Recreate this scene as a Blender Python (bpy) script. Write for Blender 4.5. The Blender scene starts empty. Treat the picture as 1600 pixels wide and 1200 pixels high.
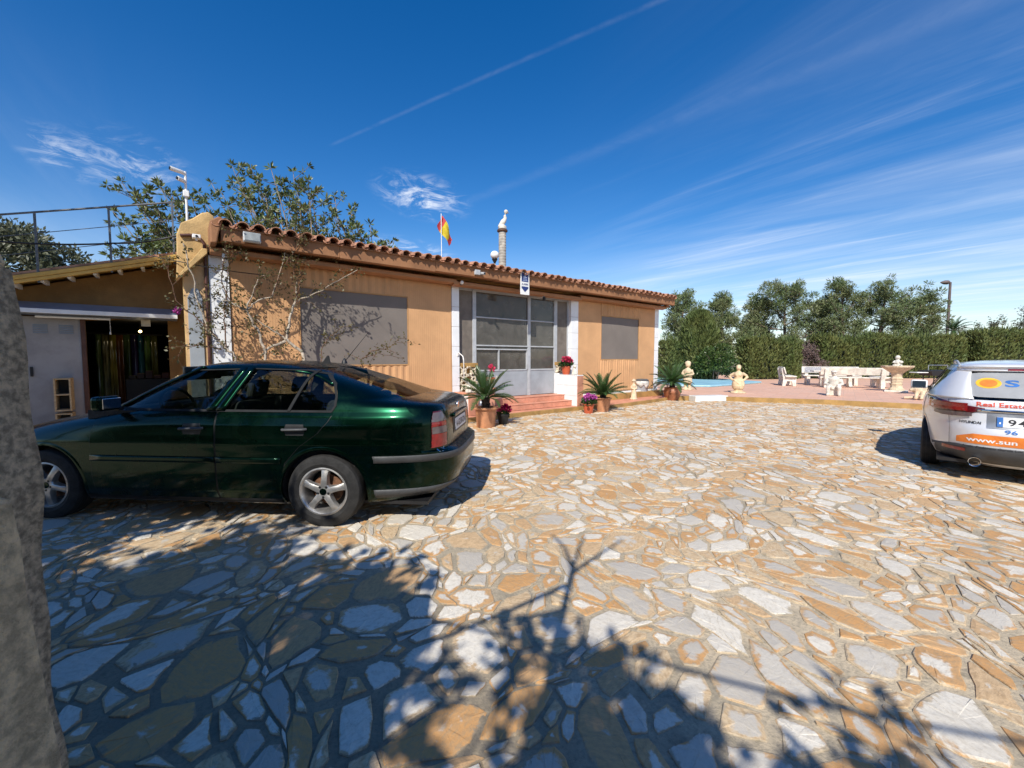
import bpy, bmesh, math, random
import numpy as np
from mathutils import Vector, Matrix, Euler
random.seed(7); RNG = np.random.default_rng(11)
R = math.radians
scn = bpy.context.scene
COL = scn.collection

# ------------------------------------------------------------------ camera
FPX, HOR, CZ = 660.0, 560.0, 1.5          # focal length in photo pixels, horizon row, eye height
PITCH = math.atan((600 - HOR) / FPX)
cam_d = bpy.data.cameras.new('camera'); cam = bpy.data.objects.new('camera', cam_d); COL.objects.link(cam)
cam_d.sensor_width = 36; cam_d.lens = 36 * FPX / 1600; cam_d.clip_start = .05; cam_d.clip_end = 3000
cam.location = (0, 0, CZ); cam.rotation_euler = (R(90) - PITCH, 0, 0)
scn.camera = cam

# ------------------------------------------------------------------ light
SUN_EL, SUN_AZ = R(42), math.atan2(-.215, -.977)       # azimuth from +Y towards +X
sdir = Vector((math.sin(SUN_AZ) * math.cos(SUN_EL), math.cos(SUN_AZ) * math.cos(SUN_EL), math.sin(SUN_EL)))
sl = bpy.data.lights.new('sun', 'SUN'); sl.energy = 4.8; sl.angle = R(.5); sl.color = (1, .95, .86)
so = bpy.data.objects.new('sun', sl); COL.objects.link(so); so.rotation_euler = (-sdir).to_track_quat('-Z', 'Y').to_euler()
so.location = (-4, -18, 20)
scn.view_settings.view_transform = 'Standard'; scn.view_settings.look = 'None'
scn.view_settings.gamma = 1; scn.view_settings.use_curve_mapping = False
scn.view_settings.exposure = 0.24
scn.render.engine = 'CYCLES'
scn.cycles.max_bounces = 8; scn.cycles.transparent_max_bounces = 16

def pray(px, py):
    a = (px - 800) / FPX; b = (600 - py) / FPX
    return Vector((a, math.cos(PITCH) + b * math.sin(PITCH), -math.sin(PITCH) + b * math.cos(PITCH)))

wd = bpy.data.worlds.new('World'); scn.world = wd; wd.use_nodes = True
nt = wd.node_tree; nt.nodes.clear()
class NT:
    def __init__(s, nt): s.nt = nt
    def n(s, typ, **kw):
        nd = s.nt.nodes.new('ShaderNode' + typ)
        for k, v in kw.items():
            if k == 'inp':
                for kk, vv in v.items():
                    sock = nd.inputs[kk]
                    if hasattr(vv, 'links') or isinstance(vv, bpy.types.NodeSocket): s.nt.links.new(vv, sock)
                    else: sock.default_value = vv
            else: setattr(nd, k, v)
        return nd
    def math(s, op, a, b=None, c=None, clamp=False):
        nd = s.n('Math', operation=op, use_clamp=clamp)
        for i, v in enumerate((a, b, c)):
            if v is None: continue
            if isinstance(v, bpy.types.NodeSocket): s.nt.links.new(v, nd.inputs[i])
            else: nd.inputs[i].default_value = v
        return nd.outputs[0]
    def mix(s, fac, a, b, blend='MIX'):
        nd = s.n('Mix', data_type='RGBA', blend_type=blend)
        for sock, v in ((nd.inputs[0], fac), (nd.inputs[6], a), (nd.inputs[7], b)):
            if isinstance(v, bpy.types.NodeSocket): s.nt.links.new(v, sock)
            elif isinstance(v, (int, float)): sock.default_value = v
            else: sock.default_value = (*v[:3], 1)
        return nd.outputs[2]
    def ramp(s, fac, stops):
        nd = s.n('ValToRGB'); s.nt.links.new(fac, nd.inputs[0]); cr = nd.color_ramp
        while len(cr.elements) < len(stops): cr.elements.new(.5)
        for e, (p, c) in zip(cr.elements, stops):
            e.position = p; e.color = (c, c, c, 1) if isinstance(c, (int, float)) else (*c, 1)
        return nd.outputs[0]
    def noise(s, vec, scale, detail=4, rough=.55, dist=0):
        nd = s.n('TexNoise', inp={'Scale': scale, 'Detail': detail, 'Roughness': rough, 'Distortion': dist})
        if vec is not None: s.nt.links.new(vec, nd.inputs['Vector'])
        return nd.outputs[0]
    def maprange(s, v, a, b, c=0., d=1., smooth=True):
        nd = s.n('MapRange', interpolation_type='SMOOTHSTEP' if smooth else 'LINEAR', inp={'From Min': a, 'From Max': b, 'To Min': c, 'To Max': d})
        s.nt.links.new(v, nd.inputs[0]); return nd.outputs[0]
N = NT(nt)
sky = N.n('TexSky', sky_type='NISHITA', sun_disc=False, sun_elevation=SUN_EL, sun_rotation=SUN_AZ, altitude=60, air_density=1.0, dust_density=.35, ozone_density=2.2)
hsv = N.n('HueSaturation', inp={'Hue': .508, 'Saturation': 1.43, 'Value': 1.0, 'Color': sky.outputs[0]})
# thin high cloud: the sky direction is projected on a level sheet high above
tc = N.n('TexCoord'); sep = N.n('SeparateXYZ', inp={0: tc.outputs['Generated']})
zz = N.math('MAXIMUM', N.math('ADD', sep.outputs[2], .03), .02)
u_ = N.math('DIVIDE', sep.outputs[0], zz); v_ = N.math('DIVIDE', sep.outputs[1], zz)
def sky_uv(px, py):
    d = pray(px, py).normalized(); z = max(d.z + .03, .02); return d.x / z, d.y / z
def dist_line(p, q, wob=.0):
    (ax, ay), (bx, by) = sky_uv(*p), sky_uv(*q)
    L = math.hypot(bx - ax, by - ay); nx, ny = -(by - ay) / L, (bx - ax) / L
    dd = N.math('ADD', N.math('MULTIPLY', u_, nx), N.math('MULTIPLY_ADD', v_, ny, -(ax * nx + ay * ny)))
    tt = N.math('ADD', N.math('MULTIPLY', u_, (bx - ax) / L / L), N.math('MULTIPLY_ADD', v_, (by - ay) / L / L, -((ax * (bx - ax) + ay * (by - ay)) / L / L)))
    return dd, tt
comb = N.n('CombineXYZ', inp={0: u_, 1: v_})
wisp = N.noise(comb.outputs[0], 3.0, 6, .7, .6)
def trail(p, q, width, amp, t0, t1):
    dd, tt = dist_line(p, q)
    dd = N.math('ADD', dd, N.math('MULTIPLY_ADD', wisp, width * .9, -width * .45))
    band = N.maprange(N.math('ABSOLUTE', dd), width, 0)
    ends = N.math('MULTIPLY', N.maprange(tt, t0, t0 + .06), N.maprange(tt, t1, t1 - .3))
    return N.math('MULTIPLY', N.math('MULTIPLY', band, ends), N.math('MULTIPLY', N.maprange(wisp, .25, .7), amp))
c1 = trail((510, 230), (1025, 4), .016, .06, 0, 2.0)
c2 = trail((740, 312), (1240, 118), .07, .035, -.1, 2.4)
# streaky cirrus fans
def cirrus(rot, sx, sy, scale, lo, hi, amp, seed):
    mp = N.n('Mapping', vector_type='TEXTURE', inp={'Vector': comb.outputs[0], 'Rotation': (0, 0, R(rot)), 'Scale': (1 / sx, 1 / sy, 1), 'Location': (seed, seed * .7, 0)})
    return N.math('MULTIPLY', N.maprange(N.noise(mp.outputs[0], scale, 8, .62, .7), lo, hi), amp)
ci1 = cirrus(-55, .22, 1.1, 1.0, .34, .88, .56, 3.1)
ci2 = cirrus(-50, .3, 1.9, 1.6, .48, .86, .45, 8.4)
# the fans lie to the right of the view and low on the left
dR = N.maprange(N.math('SUBTRACT', u_, N.math('MULTIPLY', v_, .10)), -.1, 1.7)
dL = N.maprange(N.math('ADD', u_, N.math('MULTIPLY', v_, .75)), .5, -1.0)
low = N.maprange(sep.outputs[2], .55, .12)
def puff(px, py, r, amp, rot, st):
    ax, ay = sky_uv(px, py)
    mp = N.n('Mapping', vector_type='TEXTURE', inp={'Vector': comb.outputs[0], 'Location': (ax, ay, 0), 'Rotation': (0, 0, R(rot)), 'Scale': (r * st, r, 1)})
    l = N.n('VectorMath', operation='LENGTH', inp={0: mp.outputs[0]}).outputs['Value']
    nz = N.noise(comb.outputs[0], 2.6 / r ** .5, 7, .68, 1.2)
    return N.math('MULTIPLY', N.math('MULTIPLY', N.maprange(l, 1.0, .1), N.maprange(nz, .44, .68)), amp)
pf = [puff(662, 312, .30, .75, 80, 1.5), puff(215, 268, .30, .45, 125, 1.8), puff(100, 245, .18, .4, 130, 2.2), puff(650, 392, .3, .5, 60, 2.0)]
tot = N.math('ADD', N.math('MULTIPLY', N.math('ADD', ci1, ci2), N.math('MAXIMUM', N.math('MULTIPLY', dR, N.math('MULTIPLY_ADD', low, .7, .3)), N.math('MULTIPLY', dL, N.math('MULTIPLY', low, .22)))), N.math('ADD', c1, c2))
for p_ in pf: tot = N.math('ADD', tot, p_)
hz = N.math('MULTIPLY', N.maprange(sep.outputs[2], .30, 0.0), .30)
tot = N.math('MINIMUM', N.math('MULTIPLY', N.math('ADD', tot, hz), N.maprange(sep.outputs[2], 0.0, .02)), .85)
skyc = N.mix(tot, hsv.outputs[0], (7.2, 7.6, 8.2))
bg = N.n('Background', inp={'Color': skyc, 'Strength': .122})
out = N.n('OutputWorld', inp={'Surface': bg.outputs[0]})

# ------------------------------------------------------------------ helpers
def G(px, py, z=0.):
    r = pray(px, py); t = (z - CZ) / r.z; return Vector((r.x * t, r.y * t, z))
def at(px, py, Y):
    r = pray(px, py); t = Y / r.y; return Vector((r.x * t, Y, CZ + r.z * t))
TH = R(38.2); UX = Vector((math.cos(TH), math.sin(TH), 0)); NO = Vector((math.sin(TH), -math.cos(TH), 0))
HA = Vector((-5.4137, 7.6441, 0))
def HW(s, off, z=0.): return HA + UX * s + NO * off + Vector((0, 0, z))
def FS(px, py, off=0.):                       # where the line of sight meets the plane 'off' metres before the facade: (s, z)
    r = pray(px, py); q = HA + NO * off; t = (q.dot(NO)) / (r.dot(NO)); p = r * t
    return (p - q).dot(UX), CZ + p.z

class MB:
    def __init__(s): s.v = []; s.f = []; s.m = []
    def face(s, ids, m=0): s.f.append(tuple(ids)); s.m.append(m)
    def box(s, x0, x1, y0, y1, z0, z1, m=0, M=None):
        b = len(s.v)
        pts = [(x0, y0, z0), (x1, y0, z0), (x1, y1, z0), (x0, y1, z0), (x0, y0, z1), (x1, y0, z1), (x1, y1, z1), (x0, y1, z1)]
        if M is not None: pts = [tuple(M @ Vector(p)) for p in pts]
        s.v += pts
        for q in ((3, 2, 1, 0), (4, 5, 6, 7), (0, 1, 5, 4), (1, 2, 6, 5), (2, 3, 7, 6), (3, 0, 4, 7)): s.face([b + i for i in q], m)
        return s
    def prism(s, poly, a0, a1, axis='y', m=0):
        b = len(s.v); n = len(poly)
        for a in (a0, a1):
            for (p, q) in poly: s.v.append((p, a, q) if axis == 'y' else (a, p, q) if axis == 'x' else (p, q, a))
        s.face([b + i for i in range(n)], m); s.face([b + n + i for i in reversed(range(n))], m)
        for i in range(n): s.face([b + i, b + n + i, b + n + (i + 1) % n, b + (i + 1) % n], m)
        return s
    def grid(s, fn, nu, nv, m=0):
        b = len(s.v)
        for i in range(nu + 1):
            for j in range(nv + 1): s.v.append(tuple(fn(i / nu, j / nv)))
        for i in range(nu):
            for j in range(nv):
                k = b + i * (nv + 1) + j; s.face((k, k + nv + 1, k + nv + 2, k + 1), m)
        return s
    def tube(s, pts, rad, n=8, m=0, cap=True, flat=1.0):
        pts = [Vector(p) for p in pts]; b = len(s.v); K = len(pts)
        up = Vector((0, 0, 1))
        for i, p in enumerate(pts):
            d = (pts[min(i + 1, K - 1)] - pts[max(i - 1, 0)]).normalized()
            a = d.cross(up)
            if a.length < .05: a = d.cross(Vector((1, 0, 0)))
            a.normalize(); c = d.cross(a).normalized(); r = rad[i] if isinstance(rad, (list, tuple)) else rad
            for k in range(n):
                t = 2 * math.pi * k / n; s.v.append(tuple(p + a * (r * math.cos(t)) + c * (r * flat * math.sin(t))))
        for i in range(K - 1):
            for k in range(n):
                s.face((b + i * n + k, b + i * n + (k + 1) % n, b + (i + 1) * n + (k + 1) % n, b + (i + 1) * n + k), m)
        if cap: s.face([b + k for k in reversed(range(n))], m); s.face([b + (K - 1) * n + k for k in range(n)], m)
        return s
    def lathe(s, prof, n=24, c=(0, 0, 0), m=0, axis='z', cap=True, fn=None):
        b = len(s.v)
        for (r, z) in prof:
            for k in range(n):
                t = 2 * math.pi * k / n; rr = r * (fn(t, z) if fn else 1)
                x, y = rr * math.cos(t), rr * math.sin(t)
                p = (x, y, z) if axis == 'z' else (x, z, y) if axis == 'y' else (z, x, y)
                s.v.append((p[0] + c[0], p[1] + c[1], p[2] + c[2]))
        for i in range(len(prof) - 1):
            for k in range(n): s.face((b + i * n + k, b + i * n + (k + 1) % n, b + (i + 1) * n + (k + 1) % n, b + (i + 1) * n + k), m)
        if cap:
            if prof[0][0] > 1e-4: s.face([b + k for k in reversed(range(n))], m)
            if prof[-1][0] > 1e-4: s.face([b + (len(prof) - 1) * n + k for k in range(n)], m)
        return s
    def ball(s, c, r, n=12, m=0, M=None):
        if isinstance(r, (int, float)): r = (r, r, r)
        b = len(s.v); L = max(4, n // 2)
        for i in range(L + 1):
            ph = math.pi * i / L
            for k in range(n):
                t = 2 * math.pi * k / n
                q = Vector((r[0] * math.sin(ph) * math.cos(t), r[1] * math.sin(ph) * math.sin(t), r[2] * math.cos(ph)))
                if M is not None: q = M @ q
                s.v.append((c[0] + q.x, c[1] + q.y, c[2] + q.z))
        for i in range(L):
            for k in range(n): s.face((b + i * n + k, b + (i + 1) * n + k, b + (i + 1) * n + (k + 1) % n, b + i * n + (k + 1) % n), m)
        return s
    def build(s, name, mats, parent=None, loc=None, rotz=None, smooth=False, bevel=0, seg=2, subs=0, solid=0, weld=False):
        me = bpy.data.meshes.new(name); me.from_pydata([tuple(p) for p in s.v], [], s.f)
        mats = mats if isinstance(mats, (list, tuple)) else [mats]
        for m in mats: me.materials.append(m)
        if len(mats) > 1: me.polygons.foreach_set('material_index', s.m)
        if weld:
            bm = bmesh.new(); bm.from_mesh(me); bmesh.ops.remove_doubles(bm, verts=bm.verts, dist=1e-4); bmesh.ops.recalc_face_normals(bm, faces=bm.faces); bm.to_mesh(me); bm.free()
        if smooth:
            me.polygons.foreach_set('use_smooth', [True] * len(me.polygons))
            if smooth != 'all': me.set_sharp_from_angle(angle=R(smooth if not isinstance(smooth, bool) else 38))
        me.update()
        o = bpy.data.objects.new(name, me); COL.objects.link(o)
        if parent: o.parent = parent
        if loc is not None: o.location = loc
        if rotz is not None: o.rotation_euler.z = rotz
        if solid: md = o.modifiers.new('solid', 'SOLIDIFY'); md.thickness = solid; md.offset = -1
        if bevel: md = o.modifiers.new('bevel', 'BEVEL'); md.width = bevel; md.segments = seg; md.limit_method = 'ANGLE'; md.angle_limit = R(35)
        if subs: md = o.modifiers.new('subs', 'SUBSURF'); md.levels = subs; md.render_levels = subs
        return o
def tag(o, label, cat, group=None):
    o['label'] = label; o['category'] = cat
    if group: o['group'] = group
    return o
def thing(name, label, cat, loc=(0, 0, 0), rotz=0., group=None):
    o = bpy.data.objects.new(name, None); COL.objects.link(o); o.location = loc; o.rotation_euler.z = rotz; o.empty_display_size = .2
    return tag(o, label, cat, group)
def struct(o, kind='structure'): o['kind'] = kind; return o
def np_mesh(name, V, F, mats, parent=None, loc=None, mi=None, smooth=False):
    me = bpy.data.meshes.new(name); V = np.asarray(V, np.float32); F = np.asarray(F, np.int32); k = F.shape[1]
    me.vertices.add(len(V)); me.vertices.foreach_set('co', V.ravel())
    me.loops.add(F.size); me.loops.foreach_set('vertex_index', F.ravel())
    me.polygons.add(len(F)); me.polygons.foreach_set('loop_start', np.arange(len(F), dtype=np.int32) * k)
    me.polygons.foreach_set('loop_total', np.full(len(F), k, np.int32))
    if smooth: me.polygons.foreach_set('use_smooth', np.ones(len(F), bool))
    for m in (mats if isinstance(mats, (list, tuple)) else [mats]): me.materials.append(m)
    if mi is not None: me.polygons.foreach_set('material_index', np.asarray(mi, np.int32))
    me.update(calc_edges=True)
    o = bpy.data.objects.new(name, me); COL.objects.link(o)
    if parent: o.parent = parent
    if loc is not None: o.location = loc
    return o
def interp(tab, x):
    if x <= tab[0][0]: return tab[0][1]
    for (a, b), (c, d) in zip(tab, tab[1:]):
        if x <= c: return b + (d - b) * (x - a) / (c - a)
    return tab[-1][1]

# ------------------------------------------------------------------ materials
MATS = {}
def mat(name, col, rough=.6, var=.12, scale=6., bump=0., bscale=None, metal=0., coat=0., col2=None, spec=.5, detail=6, dirt=0., space='Object', island=0., stretch=None, trans=0., rib=0.):
    m = bpy.data.materials.new(name); m.use_nodes = True; t = m.node_tree; t.nodes.clear(); K = NT(t)
    tcn = K.n('TexCoord'); vec = tcn.outputs[space] if space != 'World' else K.n('NewGeometry').outputs['Position']
    if stretch: vec = K.n('Mapping', inp={'Vector': vec, 'Scale': stretch}).outputs[0]
    nz = K.noise(vec, scale, detail, .6, .2)
    c2 = col2 if col2 else tuple(max(0, c * (1 - var * 2.2)) for c in col); c1 = col if col2 else tuple(min(1, c * (1 + var)) for c in col)
    c = K.mix(K.maprange(nz, .32, .68), c1, c2)
    if dirt:
        d = K.maprange(K.noise(vec, scale * .35, 7, .7, .5), .5, .72)
        c = K.mix(K.math('MULTIPLY', d, dirt), c, tuple(x * .45 for x in col))
    if island:
        ri = K.n('NewGeometry').outputs['Random Per Island']
        c = K.mix(K.math('MULTIPLY', K.maprange(ri, 0, 1, smooth=False), island), c, tuple(x * .35 for x in col))
    b = K.n('BsdfPrincipled', inp={'Base Color': c, 'Roughness': rough, 'Metallic': metal, 'Coat Weight': coat, 'Specular IOR Level': spec})
    b.inputs['Coat Roughness'].default_value = .04
    if bump:
        bn = K.noise(vec, bscale or scale * 4, 6, .65)
        if rib:
            sx = K.n('SeparateXYZ', inp={0: vec}).outputs[0]; bn = K.math('MULTIPLY_ADD', K.math('SINE', K.math('MULTIPLY', sx, rib)), .5, bn)
        bp = K.n('Bump', inp={'Strength': bump, 'Distance': .02, 'Height': bn}); t.links.new(bp.outputs[0], b.inputs['Normal'])
        rr = K.maprange(bn, .3, .7, max(0, rough - .08), min(1, rough + .08), False); t.links.new(rr, b.inputs['Roughness'])
    sh = b.outputs[0]
    if trans:
        tl = K.n('BsdfTranslucent', inp={'Color': c}); mx = K.n('MixShader', inp={0: trans, 1: sh, 2: tl.outputs[0]}); sh = mx.outputs[0]
    K.n('OutputMaterial', inp={'Surface': sh})
    MATS[name] = m; return m
def glass_mat(name, tint, refl=1., rough=.0):
    m = bpy.data.materials.new(name); m.use_nodes = True; t = m.node_tree; t.nodes.clear(); K = NT(t)
    fr = K.n('Fresnel', inp={'IOR': 1.5}); tr = K.n('BsdfTransparent', inp={'Color': (*tint, 1)}); gl = K.n('BsdfGlossy', inp={'Color': (1, 1, 1, 1), 'Roughness': rough})
    f = K.math('MULTIPLY', fr.outputs[0], refl, clamp=True)
    mx = K.n('MixShader', inp={0: f, 1: tr.outputs[0], 2: gl.outputs[0]}); K.n('OutputMaterial', inp={'Surface': mx.outputs[0]})
    MATS[name] = m; return m
def dusty_glass(name, tint, dust, k, refl):
    m = bpy.data.materials.new(name); m.use_nodes = True; t = m.node_tree; t.nodes.clear(); K = NT(t)
    fr = K.n('Fresnel', inp={'IOR': 1.5}); tr = K.n('BsdfTransparent', inp={'Color': (*tint, 1)}); gl = K.n('BsdfGlossy', inp={'Color': (1, 1, 1, 1), 'Roughness': .04})
    vec = K.n('TexCoord').outputs['Object']; nz = K.noise(vec, 2.2, 7, .65, .6)
    df = K.n('BsdfDiffuse', inp={'Color': K.mix(K.maprange(K.noise(vec, 5, 6, .7), .35, .7), dust, tuple(x * .7 for x in dust))})
    m1 = K.n('MixShader', inp={0: K.maprange(nz, .25, .75, k * .7, min(1, k * 1.35)), 1: tr.outputs[0], 2: df.outputs[0]})
    m2 = K.n('MixShader', inp={0: K.math('MULTIPLY', fr.outputs[0], refl), 1: m1.outputs[0], 2: gl.outputs[0]}); K.n('OutputMaterial', inp={'Surface': m2.outputs[0]}); return m
def emit_mat(name, col, st):
    m = bpy.data.materials.new(name); m.use_nodes = True; t = m.node_tree; t.nodes.clear(); K = NT(t)
    e = K.n('Emission', inp={'Color': (*col, 1), 'Strength': st}); K.n('OutputMaterial', inp={'Surface': e.outputs[0]}); return m

M_ochre = mat('ochre_render', (.52, .30, .095), .85, .10, 2.5, .25, 60, dirt=.25)
M_yellow = mat('yellow_render', (.57, .38, .165), .88, .14, 3, .35, 40, dirt=.5)
M_kerb = mat('ochre_kerb_paint', (.40, .235, .075), .8, .12, 3, .3, 50, dirt=.35, space='World')
M_fabric = mat('orange_curtain_fabric', (.62, .35, .17), .92, .06, 1.1, .16, 200, rib=125., dirt=.10)
M_fascia = mat('brown_orange_fascia', (.31, .145, .066), .8, .09, 2, .2, 30, dirt=.25)
M_rail = mat('awning_rail', (.36, .17, .075), .55, .06, 3, .05)
M_white = mat('white_paint', (.78, .78, .76), .55, .05, 4, .08, 40, dirt=.12)
M_wtile = mat('white_glazed_tile', (.80, .81, .82), .22, .03, 3, .03)
M_grout = mat('tile_grout', (.42, .40, .37), .9, .1, 8)
M_terra = mat('terracotta_roof_tile', (.46, .23, .14), .85, .2, 5, .4, 40, dirt=.4, space='World')
M_pot = mat('terracotta_pot', (.52, .24, .12), .8, .12, 5, .25, 50, dirt=.3)
M_potred = mat('red_plastic_pot', (.50, .10, .04), .45, .06, 5)
M_potdark = mat('reddish_glazed_pot', (.33, .12, .055), .5, .2, 6, .2, 30, dirt=.4)
M_dark = mat('black_plastic', (.012, .012, .013), .5, .15, 12)
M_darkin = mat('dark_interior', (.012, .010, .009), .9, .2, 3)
M_pinktile = mat('salmon_floor_tile', (.62, .28, .18), .6, .1, 4, .15, 50, dirt=.2)
M_greymetal = mat('grey_painted_metal', (.33, .36, .39), .42, .06, 3, .06, 30, dirt=.15)
M_lightmetal = mat('pale_grey_frame', (.44, .46, .48), .4, .06, 5, .05)
M_steel = mat('galvanised_steel', (.40, .42, .45), .38, .12, 14, .08, metal=.7)
M_wood = mat('pale_wood', (.50, .36, .20), .7, .15, 8, .2, stretch=(1, 1, 8))
M_statue = mat('cast_stone_cream', (.66, .53, .36), .85, .12, 8, .35, 60, dirt=.35)
M_statuewhite = mat('cast_stone_white', (.64, .60, .52), .8, .1, 9, .3, 60, dirt=.3)
M_concrete = mat('white_cast_concrete', (.72, .67, .58), .85, .10, 6, .35, 70, dirt=.35)
M_soil = mat('potting_soil', (.06, .042, .028), .95, .3, 30, .6, 60)
M_bark = mat('grey_bark', (.26, .21, .16), .9, .2, 12, .6, 40, stretch=(1, 1, .3))
M_branch = mat('pale_branch', (.42, .35, .27), .85, .2, 14, .4, 50)
M_twig = mat('brown_twig', (.16, .085, .05), .85, .2, 14)
M_mesh = mat('sunscreen_mesh', (.19, .165, .145), .8, .05, 1.2, .15, 500)
# ------------------------------------------------------------------ ground
def mortar_col(K, pos):
    n1 = K.noise(pos, .55, 5, .6, .4); n2 = K.noise(pos, 4, 6, .7, .4); n3 = K.noise(pos, 45, 5, .7)
    c = K.mix(K.maprange(K.math('MULTIPLY_ADD', n2, .6, K.math('MULTIPLY', n1, .5)), .46, .68), (.58, .475, .33), (.33, .285, .21))
    c = K.mix(K.math('MULTIPLY', K.maprange(n3, .4, .75), .8), c, (.24, .21, .16))
    # joints darker and browner towards a point near the gate pillar, broken by noise
    dg = K.n('VectorMath', operation='DISTANCE', inp={0: pos, 1: (-1.5, .8, 0)}).outputs['Value']
    c = K.mix(K.math('MULTIPLY', K.maprange(K.math('ADD', dg, K.math('MULTIPLY_ADD', n1, 4., -2.)), 3.3, .9), .6), c, (.125, .10, .07))
    c = K.mix(K.math('MULTIPLY', K.maprange(K.noise(pos, 8, 5, .7), .58, .72), .45), c, (.12, .11, .075))
    return c, n2, n3
def stone_mat():
    m = bpy.data.materials.new('flagstone'); m.use_nodes = True; t = m.node_tree; t.nodes.clear(); K = NT(t)
    pos = K.n('NewGeometry').outputs['Position']
    ae = K.n('Attribute', attribute_name='edge').outputs['Fac']
    ar = K.n('Attribute', attribute_name='rnd'); sp = K.n('SeparateColor', inp={0: ar.outputs['Color']})
    r1, r2, r3 = sp.outputs[0], sp.outputs[1], sp.outputs[2]
    off = K.n('VectorMath', operation='ADD', inp={0: pos, 1: ar.outputs['Color']}).outputs[0]
    # bedding streaks run a different way in every stone
    rot = K.n('VectorRotate', rotation_type='Z_AXIS', inp={'Vector': off, 'Angle': K.math('MULTIPLY', r3, 6.28)}).outputs[0]
    stv = K.n('Mapping', inp={'Vector': rot, 'Scale': (1, 2.2, 1)}).outputs[0]
    n1 = K.noise(off, 8.5, 8, .62, .5); n2 = K.noise(stv, 24, 6, .7); nf = K.noise(pos, 90, 4, .7); n3 = K.noise(pos, .5, 4, .6)
    och = K.mix(K.maprange(r2, .25, 1), (.56, .30, .115), (.60, .46, .29))
    och = K.mix(K.maprange(n2, .38, .72), och, (.40, .27, .15))
    grey = K.mix(K.maprange(r3, .1, .8), (.47, .43, .37), (.71, .655, .555))
    grey = K.mix(K.math('MULTIPLY', K.maprange(n2, .42, .75), .8), grey, (.50, .44, .35))
    patch = K.math('ADD', K.math('MULTIPLY', ae, .80), K.math('MULTIPLY_ADD', n1, 1.6, -.80))
    thr = K.math('MULTIPLY_ADD', r1, 1.05, -.10)
    msk = K.maprange(K.math('SUBTRACT', patch, thr), -.10, .10)
    c = K.mix(msk, och, grey)
    c = K.mix(K.math('MULTIPLY', K.maprange(nf, .5, .8), .35), c, (.30, .24, .17))
    mc, m2, m3 = mortar_col(K, pos)
    sn = K.math('ADD', K.math('MULTIPLY', K.noise(pos, 3.0, 5, .65, .6), .55), K.math('MULTIPLY', K.noise(pos, 15, 5, .7, .8), .45))
    smear = K.maprange(K.math('SUBTRACT', sn, K.math('MULTIPLY', ae, .42)), .43, .50)
    c = K.mix(K.math('MULTIPLY', smear, .92), c, mc)
    # soiled, driven-over areas
    c = K.mix(K.math('MULTIPLY', K.maprange(n3, .52, .75), .30), c, (.27, .235, .185))
    b = K.n('BsdfPrincipled', inp={'Base Color': c, 'Roughness': K.maprange(n2, .3, .7, .62, .9), 'Specular IOR Level': .3})
    h = K.math('ADD', K.math('MULTIPLY', n1, .8), K.math('MULTIPLY', n2, .45))
    h = K.math('ADD', K.math('ADD', h, K.math('MULTIPLY', msk, .10)), K.math('MULTIPLY', nf, .15))
    bp = K.n('Bump', inp={'Strength': .5, 'Distance': .014, 'Height': h}); t.links.new(bp.outputs[0], b.inputs['Normal'])
    K.n('OutputMaterial', inp={'Surface': b.outputs[0]}); return m
def mortar_mat():
    m = bpy.data.materials.new('joint_mortar'); m.use_nodes = True; t = m.node_tree; t.nodes.clear(); K = NT(t)
    pos = K.n('NewGeometry').outputs['Position']; c, n2, n3 = mortar_col(K, pos)
    b = K.n('BsdfPrincipled', inp={'Base Color': c, 'Roughness': .92, 'Specular IOR Level': .2})
    bp = K.n('Bump', inp={'Strength': .8, 'Distance': .015, 'Height': K.math('ADD', K.math('MULTIPLY', n3, .5), n2)}); t.links.new(bp.outputs[0], b.inputs['Normal'])
    K.n('OutputMaterial', inp={'Surface': b.outputs[0]}); return m
M_stone = stone_mat(); M_mortar = mortar_mat()
M_earth = mat('dry_earth', (.20, .16, .10), .95, .25, .6, .5, 8, col2=(.12, .13, .06), space='World')
struct(MB().box(-900, 900, -300, 2200, -.25, -.06).build('ground', M_earth))

TE = [(5.7, 15.05), (6.94, 15.05), (10.23, 13.71), (12.21, 12.33), (22., 6.2), (40, -4)]      # front edge of the raised terrace
def terr_front(x): return interp(TE, x)
def mortar_poly():
    mb = MB(); nx, ny = 56, 44
    def fn(a, b):
        x = -14 + 36 * a; y = -6 + 24 * b
        return (x, y, 0.0)
    mb.grid(fn, nx, ny); return mb
paving = struct(mortar_poly().build('courtyard_paving', M_mortar))

def in_court(x, y):
    if y < -.6: return False
    d = Vector((x, y, 0)) - HA; s, off = d.dot(UX), d.dot(NO)
    if s > -.5 and off < (1.0 if s > 4 else .6): return False
    if s <= -.5 and off < -1.0: return False
    if x > 5.7 and y > terr_front(x) + .05: return False
    if x < -11.5 or x > 15.5: return False
    if abs(x) > 1.33 * max(y, 0) + 1.0: return False          # a little beyond what the lens takes in
    return True
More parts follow.
